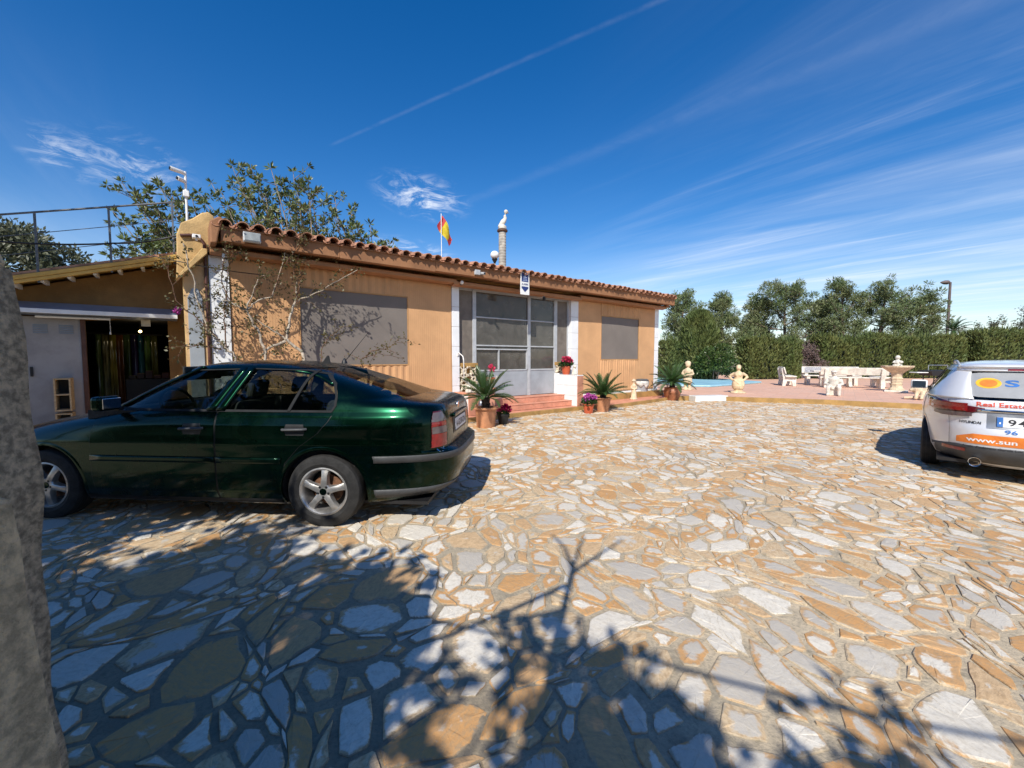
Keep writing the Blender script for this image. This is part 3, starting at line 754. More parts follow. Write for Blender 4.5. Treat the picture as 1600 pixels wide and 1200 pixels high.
# ------------------------------------------------------------------ garage lean-to at the left
gar = thing('garage', 'ochre lean-to garage with sloping roof and open grey metal doorway', 'garage', HW(-1.5, -1.2), TH)
GL = (1.5, -1.2, 0)
def gp(mb, name, m, parent=None, **kw):
    o = mb.build(name, m, parent or gar, loc=GL if parent is None else None, **kw); return o
def gz(s): return 3.42 + (s + .45) * .31          # top of the lean-to roof along s
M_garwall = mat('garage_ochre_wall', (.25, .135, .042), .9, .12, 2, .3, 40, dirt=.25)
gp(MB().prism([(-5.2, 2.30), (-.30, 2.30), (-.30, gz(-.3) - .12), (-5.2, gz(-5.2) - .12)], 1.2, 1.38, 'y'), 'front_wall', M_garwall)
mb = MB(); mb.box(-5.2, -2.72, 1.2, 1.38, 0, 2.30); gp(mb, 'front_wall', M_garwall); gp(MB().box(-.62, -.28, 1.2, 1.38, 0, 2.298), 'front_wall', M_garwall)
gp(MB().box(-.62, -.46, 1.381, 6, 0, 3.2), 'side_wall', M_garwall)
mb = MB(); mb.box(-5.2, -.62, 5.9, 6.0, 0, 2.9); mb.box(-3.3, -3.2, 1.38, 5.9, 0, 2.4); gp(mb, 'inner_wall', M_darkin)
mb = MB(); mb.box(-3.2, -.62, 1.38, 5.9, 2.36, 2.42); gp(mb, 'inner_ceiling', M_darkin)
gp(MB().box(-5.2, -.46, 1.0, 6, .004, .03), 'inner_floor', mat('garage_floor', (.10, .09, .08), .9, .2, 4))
M_rake = mat('yellow_painted_board', (.60, .36, .08), .6, .1, 3, .15, dirt=.3)
rf = gp(MB().prism([(-.34, gz(-.34)), (-5.4, gz(-5.4)), (-5.4, gz(-5.4) - .07), (-.40, gz(-.4) - .07)], .72, 6.2, 'y'), 'roof', M_rake, bevel=.006)
gp(MB().prism([(-.40, gz(-.4) + .05), (-5.4, gz(-5.4) + .05), (-5.4, gz(-5.4) + .012), (-.40, gz(-.4) + .012)], .76, 6.2, 'y'), 'roof_covering', M_terra, rf)
gp(MB().prism([(-.40, gz(-.4) - .075), (-5.4, gz(-5.4) - .075), (-5.4, gz(-5.4) - .13), (-.40, gz(-.4) - .13)], .73, .78, 'y'), 'verge_board', M_rake, rf, bevel=.006)
for k in range(10):
    s = -.62 - .31 * k; gp(MB().box(s - .022, s + .022, .80, 1.2, gz(s) - .155, gz(s) - .085), 'rafter_end', M_white, rf)
# roller shutter hood
lh = gp(MB().prism([(.78, 2.24), (.78, 2.30), (.95, 2.33), (1.2, 2.45), (1.2, 2.22)], -2.62, -.47, 'x'), 'shutter_hood', mat('blue_grey_hood', (.20, .24, .32), .4, .08, 4), bevel=.006)
gp(MB().box(-2.63, -.465, .755, .782, 2.235, 2.305), 'hood_edge', M_white, lh, bevel=.004)
gp(MB().tube([(-2.3, .95, 2.19), (-1.4, .95, 2.19)], .02, 10), 'lamp_tube', M_white, lh, smooth=True)
# steel door leaf with louvres
dl = gp(MB().box(-2.50, -1.80, 1.10, 1.14, .04, 2.20), 'steel_door', mat('dull_grey_door', (.32, .30, .29), .5, .08, 3, .08, dirt=.2), bevel=.006)
for gx in (-2.36, -2.06):
    for k in range(5): gp(MB().prism([(1.085, 1.92 + .032 * k), (1.102, 1.925 + .032 * k), (1.102, 1.945 + .032 * k)], gx, gx + .17, 'x'), 'louvre', M_greymetal, dl)
gp(MB().box(-2.42, -2.385, 1.07, 1.10, 1.20, 1.36), 'handle', M_dark, dl, bevel=.006)
gp(MB().box(-1.80, -1.74, 1.08, 1.16, .04, 2.22), 'door_post', mat('rust_brown_post', (.10, .045, .03), .7), bevel=.005)
# rough stones set up the left door jamb
for k in range(8):
    h = .27; rr = random.Random(k)
    o = MB().box(-2.74 + rr.uniform(-.03, .02), -2.52, 1.06 - rr.uniform(0, .03), 1.19, .04 + k * h + .012, .04 + (k + 1) * h - .012).build('jamb_stone', M_yellow if k % 2 else M_statue, gar, loc=GL, bevel=.03)
# inside: coloured strip curtain, hanging paper, pull cord, a lit lamp, dark clutter
sc = thing('strip_curtain', 'curtain of shiny coloured plastic strips inside the dark garage', 'curtain', HW(-1.4, -4.4), TH)
strip_cols = [(.03, .08, .26), (.05, .16, .30), (.02, .05, .2), (.10, .16, .06), (.22, .22, .10), (.26, .22, .03), (.16, .06, .02), (.06, .10, .04), (.05, .04, .16), (.02, .12, .2), (.10, .20, .06), (.16, .18, .06)]
MB().tube([(-1.0, 0, 2.08), (.62, 0, 2.08)], .02, 8).build('curtain_rod', M_dark, sc)
for i, c in enumerate(strip_cols):
    if i < 3: continue
    x = -.98 + i * .125
    def fn(a, b, x=x, i=i): return (x + .118 * a, .02 * math.sin(9 * b + i) + .02 * math.sin(5 * a + i), .35 + 1.72 * b)
    MB().grid(fn, 3, 10).build('strip', mat('strip_%d' % i, tuple(k * .8 for k in c), .18, .35, 9, stretch=(1, 1, .15)), sc, smooth='all', solid=.003)
p = HW(-.95, -1.5)
lamp = thing('garage_lamp', 'small lit yellow bulb hanging in the dark garage', 'lamp', HW(-1.15, -3.6, 0), TH)
MB().tube([(0, 0, 2.36), (0, 0, 2.16)], .006, 6).build('cord', M_dark, lamp); MB().ball((0, 0, 2.12), .028, 12).build('bulb', emit_mat('lit_bulb', (1, .72, .25), 14), lamp, smooth='all')
lp_ = bpy.data.lights.new('bulb_light', 'POINT'); lp_.energy = 2.2; lp_.color = (1, .8, .5); lp_.shadow_soft_size = .05; lo_ = bpy.data.objects.new('bulb_light', lp_); COL.objects.link(lo_); lo_.parent = lamp; lo_.location = (0, -.08, 2.06)
hpz = thing('hanging_card', 'pale card hanging from the garage shutter hood', 'card', HW(-.93, -1.0), TH)
MB().box(-.065, .065, -.003, .003, 2.09, 2.215).build('card', mat('pale_card', (.55, .50, .38), .8), hpz)
pcd = thing('pull_cord', 'thin white pull cord hanging in the garage doorway', 'cord', HW(-1.42, -1.05), TH)
MB().tube([(0, 0, 2.22), (.005, 0, 1.98)], .004, 5).build('cord', M_white, pcd); MB().lathe([(.006, 1.98), (.014, 1.94), (.012, 1.93), (0, 1.929)], 8).build('knob', M_white, pcd)
cl = thing('dark_cabinet', 'dark low cabinet heaped with clutter inside the garage', 'cabinet', HW(-.9, -3.2), TH)
MB().box(-.5, .28, -.25, .25, .03, 1.05).build('carcass', M_dark, cl, bevel=.01)
for k in range(5): MB().box(-.45 + .14 * k, -.33 + .14 * k, -.2, .15, 1.055, 1.12 + .05 * (k % 3)).build('box', mat('clutter_%d' % k, (.05 + .02 * k, .04, .03), .6), cl, bevel=.008)
# two open wooden crates stacked before the door
for j, (z, lb) in enumerate(((.06, 'pale open wooden crate, the lower of two by the garage door'), (.62, 'pale open wooden crate, the upper of two by the garage door'))):
    cr = thing('wooden_crate', lb, 'crate', HW(-2.02, -.92, z if j else .032), TH, 'crates stacked by the garage door'); h = .55
    for x in (-.10, .08): MB().box(x, x + .022, -.14, .14, 0, h).build('side_board', M_wood, cr, bevel=.003)
    for zz_ in (.0, h / 2 - .012, h - .024): MB().box(-.077, .079, -.138, .138, zz_, zz_ + .023).build('shelf', M_wood, cr, bevel=.003)
    MB().box(-.077, .079, .128, .139, .024, h - .026).build('back_board', M_dark, cr)
# railing on the lean-to roof
rl = thing('roof_railing', 'grey steel post and wire railing on the garage roof', 'railing', HW(-1.5, -.85), TH)
M_rsteel = mat('weathered_grey_steel', (.13, .14, .155), .5, .2, 9, .1)
def rz(s): return gz(s) + .08
ps = [-4.6, -3.35, -2.2, -1.33, -.47]; hgt = [.98, .98, .97, .98, .98]
for s in ps: MB().box(s - .015, s + .015, -.095, -.065, gz(s) - .16, gz(s) + .95).build('post', M_rsteel, rl, loc=(1.5, 0, 0), bevel=.004)
for dz, r_ in ((.95, .016), (.62, .006), (.33, .006)):
    MB().tube([(s, -.08 + (.0 if dz > .9 else .001), gz(s) + dz) for s in (-5.2, -4, -3, -2, -1, -.42)], r_, 8).build('rail', M_rsteel, rl, loc=(1.5, 0, 0), smooth=True)
# black cable slung from the left to the house corner
def cable(pts, r, label, m=M_dark, sag=.12):
    P = []
    for a, b in zip(pts, pts[1:]):
        for k in range(10):
            t = k / 10; q = Vector(a).lerp(Vector(b), t); q.z -= sag * 4 * t * (1 - t); P.append(q)
    P.append(Vector(pts[-1])); b0 = P[0].copy()
    o = MB().tube([q - b0 for q in P], r, 6).build('cable', m, smooth=True); o.location = b0; return tag(o, label, 'cable', None)
def FW(px, py, off): s, z = FS(px, py, off); return HW(s, off, z)
cable([at(-60, 372, 6.2), FW(178, 380, -.72), FW(283, 366, -.72)], .014, 'black cable slung along the garage roof railing', sag=.05)
cable([FW(178, 381, -.72), FW(282, 409, .13), FW(420, 430, .28)], .008, 'thin black cable running down past the white corner column', sag=.03)

# ------------------------------------------------------------------ fixtures on the house front and roof
fl_ = thing('floodlight', 'white floodlight fixed to the fascia near the left corner', 'floodlight', HW(FS(393, 368, .64)[0], .60, 3.50), TH)
MB().prism([(-.14, .02), (-.10, .0), (-.02, .02), (-.02, .17), (-.10, .18)], -.13, .13, 'x').build('housing', M_lightmetal, fl_, bevel=.006); MB().box(-.115, .115, -.146, -.12, .03, .165).build('lens', mat('flood_lens', (.35, .37, .36), .15), fl_, bevel=.004)
wc = thing('camera', 'small white camera on the slanting ledge at the corner', 'camera', HW(-.16, .26, 3.505), TH)
MB().box(-.06, .06, -.05, .08, .035, .10).build('housing', M_white, wc, bevel=.012); MB().tube([(0, .0, 0), (0, 0, .05)], .018, 8).build('mount', M_white, wc); MB().tube([(0, -.045, .065), (0, -.062, .065)], .02, 10).build('lens', M_dark, wc)
bk = thing('sensor', 'white motion sensor above the corner column', 'sensor', HW(.22, .33, 3.20), TH)
MB().lathe([(.0, .0), (.035, .005), (.04, .06), (.03, .13), (.0, .14)], 12).build('dome', M_white, bk, smooth=50); MB().box(-.03, .03, .02, .34, .10, .125).build('bracket', M_rail, bk)
for (px, py, lb) in ((711, 441, 'white motion sensor above the column left of the porch'),):
    o = thing('sensor', lb, 'sensor', HW(5.05, .34, 3.30), TH)
    MB().ball((0, 0, .06), .05, 10).build('dome', M_white, o, smooth='all'); MB().box(-.02, .02, .0, .06, .0, .05).build('bracket', M_dark, o)
cm = thing('bullet_camera', 'grey camera on the fascia above the porch', 'camera', HW(FS(748, 427, .62)[0], .60, 3.56), TH)
MB().box(-.13, .02, -.07, -.005, -.03, .09).build('junction_box', M_lightmetal, cm, bevel=.008); MB().tube([(.06, -.02, .02), (.08, -.16, .0)], .035, 12).build('barrel', M_lightmetal, cm, smooth=50); MB().tube([(.08, -.161, .0), (.0805, -.17, -.001)], .024, 12).build('lens', M_dark, cm)
sg = thing('alarm_sign', 'blue and white alarm sign hung on the fascia over the door', 'sign', HW(FS(820, 446, .63)[0], .625, 3.19), TH)
M_blue = mat('navy_print', (.02, .04, .17), .4, .1, 8)
MB().box(-.155, .155, -.012, .0, 0, .60).build('plate', M_white, sg, bevel=.004)
mb = MB(); mb.prism([(-.115, .34), (.115, .34), (.115, .575), (.04, .575), (.0, .53), (-.04, .575), (-.115, .575)], -.0155, -.0125, 'y'); mb.prism([(-.115, .175), (0, .07), (.115, .175), (.115, .215), (-.115, .215)], -.0155, -.0125, 'y'); mb.build('blue_print', M_blue, sg)
def text_mesh(body, size, bold=0.):
    cu = bpy.data.curves.new('txt', 'FONT'); cu.body = body; cu.size = size; cu.offset = bold; cu.resolution_u = 3
    ob = bpy.data.objects.new('txt', cu); COL.objects.link(ob)
    dg = bpy.context.evaluated_depsgraph_get(); dg.update(); me = bpy.data.meshes.new_from_object(ob.evaluated_get(dg))
    V = [tuple(v.co) for v in me.vertices]; F = [tuple(p.vertices) for p in me.polygons]
    bpy.data.objects.remove(ob); bpy.data.curves.remove(cu); bpy.data.meshes.remove(me); return V, F
mb = MB()
for (k, z0) in ((0, .45), (1, .405), (2, .365)): mb.box(-.08 + .02 * (k % 2), .08 - .02 * (k % 2), -.0175, -.0156, z0, z0 + .018)
mb.ball((0, -.0165, .50), (.022, .003, .03), 8); mb.build('small_print', mat('pale_blue_print', (.35, .42, .6), .5), sg)
V, F = text_mesh('ALARMA', .075, .002); mb = MB(); mb.v = [(v[0] - .15, -.014, v[1] + .25) for v in V]; mb.f = F; mb.m = [0] * len(F); w_ = max(v[0] for v in mb.v) - min(v[0] for v in mb.v); x0_ = min(v[0] for v in mb.v)
mb.v = [((v[0] - x0_) / w_ * .23 - .115, v[1], v[2]) for v in mb.v]; mb.build('lettering', M_blue, sg)
sp = thing('spotlight', 'small black spotlight under the awning rail by the door', 'spotlight', HW(FS(851, 460, .28)[0], .26, 3.16), TH)
MB().lathe([(.03, 0), (.045, .02), (.045, .09), (.02, .12)], 12).build('can', M_dark, sp, smooth=40); MB().box(-.015, .015, -.01, .25, .10, .13).build('bracket', M_white, sp)

s_, z_ = FS(292, 332, -1.3)
ms = thing('camera_mast', 'slim white mast with two cameras standing behind the parapet', 'mast', HW(s_, -1.3, 3.7), TH)
zt = FS(288, 268, -1.3)[1] - 3.7
MB().tube([(0, 0, -.4), (0, 0, zt)], .022, 10).build('pole', M_white, ms, smooth=True)
for (zz_, L, yaw) in ((zt - .03, .24, 200), (zt - .19, .15, 215)):
    c_, s2 = math.cos(R(yaw)), math.sin(R(yaw)); MB().tube([(.0, 0, zz_ - .03), (c_ * .04, s2 * .04, zz_), (c_ * L, s2 * L, zz_ + .01)], [.018, .038, .042], 12).build('camera_body', M_white, ms, smooth=50)
    MB().tube([(c_ * L, s2 * L, zz_ + .01), (c_ * (L + .015), s2 * (L + .015), zz_ + .011)], .03, 10).build('lens', M_dark, ms)
for zz_ in (zt - .42, .12): MB().box(-.05, .05, -.06, -.015, zz_ - .07, zz_ + .05).build('junction_box', M_white, ms, bevel=.012)

s_, z_ = FS(690, 402, -1.2)
fg = thing('flag', 'red and yellow flag hanging from a thin pole on the roof', 'flag', HW(s_, -1.2, 3.85), TH)
zt = FS(690, 334, -1.2)[1] - 3.85
MB().tube([(0, 0, 0), (0, 0, zt)], .011, 8).build('pole', M_white, fg, smooth=True)
mb = MB(); W_ = .24
def ffn(a, b):      # a across the three bands, b along the pole edge to the tip
    x = -.06 + .42 * a - .10 * (1 - b) * 1.0 + .12 * b * (1 - a); z = zt - .02 - .62 * a - .34 * (1 - b) * (1 - .35 * a) + .0
    return (x * .95 + .02, .05 * math.sin(7 * a + 2 * b) + .03 * math.sin(9 * b), z)
mb.grid(ffn, 16, 8)
mb.m = [0 if i // 8 < 4 else (1 if i // 8 < 12 else 2) for i in range(128)]
M_fred = mat('flag_red', (.80, .10, .10), .75, .06, 5, trans=.5); M_fyel = mat('flag_yellow', (.90, .72, .05), .75, .06, 5, trans=.5)
mb.build('cloth', [M_fred, M_fyel, M_fred], fg, smooth='all')

s_, z_ = FS(785, 418, -1.8); zb = 3.7
ch = thing('chimney_pipe', 'tall grey ribbed chimney pipe topped by a white stone bird', 'chimney', HW(s_, -1.8, zb), TH)
zt = FS(785, 362, -1.8)[1] - zb
prof = []
k = 0; z = 0
while z < zt: prof += [(.115, z), (.122, z + .02), (.122, z + .05), (.115, z + .07)]; z += .09
MB().lathe(prof, 20).build('pipe', mat('grey_chimney', (.42, .39, .34), .8, .15, 5, .3, dirt=.4), ch, smooth=50)
MB().lathe([(.12, zt - .02), (.17, zt + .0), (.17, zt + .05), (.10, zt + .09), (0, zt + .09)], 18).build('cap', mat('dark_brown_cap', (.10, .05, .03), .7), ch, smooth=40)
def figure(mb, name, m, parent, vox=.012, sm=3):
    o = mb.build(name, m, parent, smooth='all')
    rm = o.modifiers.new('remesh', 'REMESH'); rm.mode = 'VOXEL'; rm.voxel_size = vox; rm.use_smooth_shade = True
    s_ = o.modifiers.new('smooth', 'SMOOTH'); s_.factor = .5; s_.iterations = sm; return o
mb = MB(); mb.lathe([(0, 0), (.14, .0), (.13, .10), (.06, .14), (0, .14)], 14, (0, 0, zt + .07))
mb.ball((.02, 0, zt + .30), (.085, .09, .19), 14, M=Matrix.Rotation(R(38), 3, 'Y')); mb.tube([(.12, 0, zt + .42), (.10, 0, zt + .52), (.13, 0, zt + .62)], [.06, .045, .05], 10); mb.ball((.15, 0, zt + .66), (.075, .06, .07), 12); mb.tube([(.19, 0, zt + .67), (.27, 0, zt + .63)], [.03, .008], 8); mb.tube([(-.08, 0, zt + .22), (-.16, 0, zt + .12)], [.05, .02], 8)
figure(mb, 'bird_figure', M_statuewhite, ch, .014)
s_, z_ = FS(773, 415, -1.4)
gv = thing('globe_lamp', 'white globe lamp on a short post beside the chimney', 'lamp', HW(s_, -1.4, 3.8), TH); zt = FS(773, 400, -1.4)[1] - 3.8
MB().tube([(0, 0, 0), (0, 0, zt - .15)], .03, 10).build('post', M_white, gv, smooth=True); MB().lathe([(.03, zt - .24), (.035, zt - .2), (.09, zt - .10), (.08, zt - .08), (0, zt - .08)], 14).build('socket', M_dark, gv, smooth=40); MB().ball((0, 0, zt + .03), (.135, .135, .125), 16).build('globe', M_white, gv, smooth='all')

# ------------------------------------------------------------------ pots and plants by the door
def frond_mesh(L, droop, seed, nl=40):
    rs = np.random.default_rng(seed); mb = MB(); pts = []
    x = z = 0; ang = 0.
    for i in range(13):
        pts.append(Vector((x, 0, z))); x += L / 12 * math.cos(ang); z += L / 12 * math.sin(ang); ang -= droop / 12 * (.4 + 1.2 * i / 12)
    mb.tube(pts, [.010 * (1 - .75 * i / 12) for i in range(13)], 5)
    for i in range(nl):
        t = .10 + .89 * i / (nl - 1); k = t * 12; a = int(min(11, k)); p = pts[a].lerp(pts[a + 1], k - a); d = (pts[a + 1] - pts[a]).normalized(); up = Vector((0, 1, 0)).cross(d) * -1
        ll = L * .21 * (math.sin(math.pi * min(1, t * .86 + .12)) ** .7) * rs.uniform(.9, 1.1)
        for sd in (-1, 1):
            dv = (d * (.55 + .55 * t) + Vector((0, sd, 0)) * .85 + up * .38 + Vector(rs.normal(size=3)) * .05).normalized()
            w = d * .010; b = len(mb.v); tip = p + dv * ll + Vector((0, 0, -.05 * ll))
            mb.v += [tuple(p - w), tuple(p + dv * ll * .5 - w * 1.0), tuple(tip), tuple(p + dv * ll * .5 + w * 1.0), tuple(p + w)]
            mb.face((b, b + 1, b + 3, b + 4)); mb.face((b + 1, b + 2, b + 3))
    return mb
FR = [frond_mesh(1.0, dr, 50 + i).build('frond', M_cycad) for i, dr in enumerate((.35, .7, 1.05))]
for o in FR: COL.objects.unlink(o)
def fronds(parent, z, n, L, seed, e0=75, e1=5, gap=None):
    rs = random.Random(seed)
    for i in range(n):
        t = i / (n - 1); az = i * 2.399 + rs.uniform(-.2, .2); el = R(e0 + (e1 - e0) * t ** .8 + rs.uniform(-5, 5))
        o = bpy.data.objects.new('frond', FR[min(2, int(t * 3))].data); COL.objects.link(o); o.parent = parent; o.location = (math.cos(az) * .03, math.sin(az) * .03, z)
        o.rotation_euler = Euler((rs.uniform(-.3, .3), -el, az)); o.scale = (L * rs.uniform(.85, 1.1),) * 3
def cyc_trunk(z0, z1, r):
    mb = MB(); prof = []; n = 9
    for i in range(n): prof += [(r * (1 + .10 * math.sin(i * 2.1)) , z0 + (z1 - z0) * i / n), (r * 1.12, z0 + (z1 - z0) * (i + .5) / n)]
    prof.append((r * .6, z1)); mb.lathe(prof, 16, fn=lambda t, z: 1 + .08 * math.sin(7 * t + 40 * z)); return mb
M_cyctr = mat('shaggy_cycad_trunk', (.045, .030, .020), .95, .3, 20, .9, 40)
def potp(r0, r1, h, rim=.05, lip=.04): return [(0, 0), (r0 * .96, 0), (r0, .02), (r1 * .97, h - rim - .01), (r1 * .98, h - rim), (r1 + lip, h - rim + .012), (r1 + lip * 1.1, h - .01), (r1 + lip * .9, h), (r1 - .025, h), (r1 - .035, h - .05), (0, h - .055)]
p = G(758, 670); p.y += .25
c1_ = thing('cycad_pot', 'large cycad in a big terracotta pot right behind the green car', 'potted plant', p, 0, 'potted cycads')
MB().lathe(potp(.20, .235, .44), 32).build('pot', M_pot, c1_, smooth=40); MB().lathe([(.21, .40), (0, .41)], 20, cap=False).build('soil', M_soil, c1_)
MB_ = cyc_trunk(.39, .67, .085).build('trunk', M_cyctr, c1_, smooth=True); fronds(c1_, .64, 32, .72, 3, 84, 2)
for (a, b) in ((( -.02, -.06, .66), (-.48, -.22, 1.06)), ((.03, -.06, .66), (.26, -.2, 1.12))):
    a, b = Vector(a), Vector(b); MB().tube([a, a.lerp(b, .5) + Vector((0, 0, .03)), a.lerp(b, .75), b], [.011, .012, .02, .024], 8).build('wrapped_frond', M_statuewhite, c1_, smooth=50)
p = G(945, 645); p.y += .25
c2_ = thing('cycad_pot', 'spreading cycad in a plain terracotta pot below the small grey mesh window', 'potted plant', p, 0, 'potted cycads')
MB().lathe(potp(.165, .215, .40, .04, .03), 32).build('pot', M_pot, c2_, smooth=40); MB().lathe([(.2, .35), (0, .36)], 20, cap=False).build('soil', M_soil, c2_)
cyc_trunk(.34, .48, .08).build('trunk', M_cyctr, c2_, smooth=True); fronds(c2_, .46, 34, .74, 8, 76, 14)
p = G(1055, 627); p.y += .3
c3_ = thing('cycad_pot', 'cycad in a dark reddish lobed pot at the terrace corner', 'potted plant', p, 0, 'potted cycads')
MB().lathe([(0, 0), (.19, 0), (.24, .10), (.29, .26), (.30, .33), (.26, .42), (.29, .46), (.25, .47), (.22, .42), (0, .41)], 40, fn=lambda t, z: 1 + .035 * math.cos(8 * t) * math.sin(min(1, max(0, z / .4)) * math.pi)).build('pot', M_potdark, c3_, smooth=50)
for a in (0, 2.1, 4.2): MB().ball((.31 * math.cos(a), .31 * math.sin(a), .31), (.04, .04, .05), 8).build('lug', M_potdark, c3_, smooth='all')
cyc_trunk(.40, .68, .09).build('trunk', M_cyctr, c3_, smooth=True); fronds(c3_, .65, 38, .80, 15, 82, -8)
def flower_bush(parent, z, r, nleaf, heads, m, hr, seed, hz=.1):
    rs = np.random.default_rng(seed); L = Leaves(); P = rs.normal(size=(nleaf, 3)); P /= np.linalg.norm(P, axis=1, keepdims=True); P *= rs.uniform(.5, 1, (nleaf, 1)) * r; P[:, 2] = np.abs(P[:, 2]) * .8 + z
    D = P - np.array([0, 0, z - .05]); L.add(P, D + rs.normal(size=P.shape) * .12, r * .55, r * .2, flat=.6, rs=rs); L.build('foliage', M_ger, parent)
    for i in range(heads):
        a = rs.uniform(0, 6.28); q = rs.uniform(.2, 1) * r; c = np.array([q * math.cos(a), q * math.sin(a), z + r * .75 * (1 - (q / r) ** 2 * .6) + hz * rs.uniform(.4, 1)])
        PL = Leaves(); PP = rs.normal(size=(46, 3)); PP /= np.linalg.norm(PP, axis=1, keepdims=True); PL.add(c + PP * hr * .45, PP + rs.normal(size=PP.shape) * .5, hr * .9, hr * .42, rs=rs); o = PL.build('flower_head', m, parent)
p = G(921, 647); p.y += .15
rp = thing('flower_pot', 'red plastic pot of magenta flowers on the paving beside the cycad', 'potted plant', p)
MB().lathe(potp(.115, .15, .27, .05, .012), 28).build('pot', M_potred, rp, smooth=40); flower_bush(rp, .25, .20, 160, 9, M_magenta, .07, 5)
p = G(786, 664); p.y += .12
dk = thing('flower_pot', 'black plastic pot with crimson flowers beside the big cycad pot', 'potted plant', p)
MB().lathe(potp(.10, .14, .24, .04, .01), 24).build('pot', M_dark, dk, smooth=40); flower_bush(dk, .22, .13, 130, 4, M_crimson, .075, 6)
gr = thing('geranium_pot', 'terracotta pot of pink geraniums on the white flank wall', 'potted plant', HW(8.76, .28, 1.012))
MB().lathe(potp(.105, .14, .26, .06, .012), 28).build('pot', M_potred, gr, smooth=40); flower_bush(gr, .25, .20, 170, 12, M_pink, .075, 9)
g2 = thing('geranium_pot', 'terracotta pot with one pink geranium head on the left flank wall', 'potted plant', HW(5.62, -.06, 1.385))
g2.location = HW(5.12, .40, .655)
MB().lathe(potp(.10, .135, .25, .05, .012), 28).build('pot', M_potred, g2, smooth=40); flower_bush(g2, .24, .10, 60, 1, M_pink, .09, 12, .25)
pd = thing('pedestal', 'brown tiled pedestal behind the big cycad pot', 'pedestal', HW(5.62, .72, .11), TH)
MB().box(-.09, .09, -.09, .09, 0, .62).build('shaft', M_pinktile, pd, bevel=.006); MB().box(-.12, .12, -.12, .12, .62, .66).build('top', M_pinktile, pd, bevel=.006)
g2.location = HW(5.62, .72, .775)
cn = thing('watering_can', 'small steel canister standing behind the big cycad pot', 'canister', HW(5.30, .80, .11))
MB().lathe([(0, 0), (.075, 0), (.078, .01), (.078, .30), (.05, .34), (.05, .36), (0, .36)], 20).build('body', M_steel, cn, smooth=40); MB().tube([(-.05, 0, .35), (-.03, 0, .43), (.03, 0, .43), (.05, 0, .35)], .007, 6).build('handle', M_steel, cn)
def cat_mb():
    mb = MB(); mb.lathe([(0, 0), (.075, .0), (.08, .03), (.07, .08), (.055, .15), (.045, .20), (0, .22)], 14); mb.ball((0, -.03, .245), (.048, .052, .048), 12)
    for s in (-1, 1): mb.tube([(s * .028, -.02, .275), (s * .034, -.02, .315)], [.018, .004], 6); mb.tube([(s * .03, -.05, .17), (s * .03, -.085, .01)], [.02, .022], 8)
    mb.tube([(0, -.07, .235), (0, -.09, .23)], [.022, .016], 8); mb.tube([(.06, .03, .02), (.10, .0, .03), (.09, -.05, .03)], [.02, .018, .012], 6); return mb
for (loc, rz_, lb) in ((HW(8.80, .58, 1.012), R(20), 'white cat figurine beside the geranium pot on the right flank wall'), (HW(5.09, .55, .655), R(20), 'white cat figurine on the left flank wall behind the cycad')):
    t_ = thing('cat_figurine', lb, 'figurine', loc, rz_, 'white cat figurines'); figure(cat_mb(), 'body', M_statuewhite, t_, .008, 2)
# small lady figurine, bin with its bag
p = G(990, 624, .108)
lt = thing('figurine', 'small cream figurine standing on the walkway beside the bin', 'figurine', p, 0)
mb = MB(); mb.lathe([(0, 0), (.13, 0), (.13, .03), (.105, .05), (.09, .2), (.075, .32), (.065, .40), (.075, .46), (.05, .52), (.03, .54), (.03, .56)], 16); mb.ball((0, 0, .60), (.055, .055, .065), 12); mb.lathe([(.08, .62), (.085, .63), (.05, .66), (.04, .69), (0, .70)], 14)
for s in (-1, 1): mb.tube([(s * .07, 0, .47), (s * .10, -.03, .38), (s * .03, -.09, .36)], [.028, .025, .02], 8)
figure(mb, 'body', M_statue, lt, .011)
p = G(1005, 620, .108); p.y += .2
bn = thing('waste_bin', 'grey waste bin with a pale bag hanging over its rim', 'bin', p, 0)
MB().lathe([(0, 0), (.185, 0), (.19, .02), (.225, .50), (.24, .52), (.24, .55), (.22, .55), (.2, .5), (0, .49)], 28).build('bucket', mat('grey_plastic_bin', (.36, .38, .41), .45, .06, 5), bn, smooth=40)
rs_ = random.Random(3); mb = MB(); n = 40; b = 0
for j, z in enumerate((.575, .56, .52, .45, .36)):
    for k in range(n):
        t = 2 * math.pi * k / n; front = max(0, math.cos(t + 1.3)); zz_ = z if j < 2 else .56 - (.56 - z) * (.35 + 1.0 * front * (.7 + .3 * math.sin(5 * t)) + .12 * math.sin(9 * t)); r_ = (.225, .25, .256, .255, .25)[j] + .008 * math.sin(13 * t + j)
        mb.v.append((r_ * math.cos(t), r_ * math.sin(t), zz_))
for j in range(4):
    for k in range(n): mb.face((j * n + k, (j + 1) * n + k, (j + 1) * n + (k + 1) % n, j * n + (k + 1) % n))
mb.build('bag', mat('pale_bin_bag', (.62, .60, .56), .35, .15, 9), bn, smooth='all', solid=.004)
MB().lathe([(.24, .55), (.245, .60), (.2, .64), (0, .65)], 24).build('lid', mat('dark_grey_lid', (.10, .105, .11), .5), bn, smooth=40)

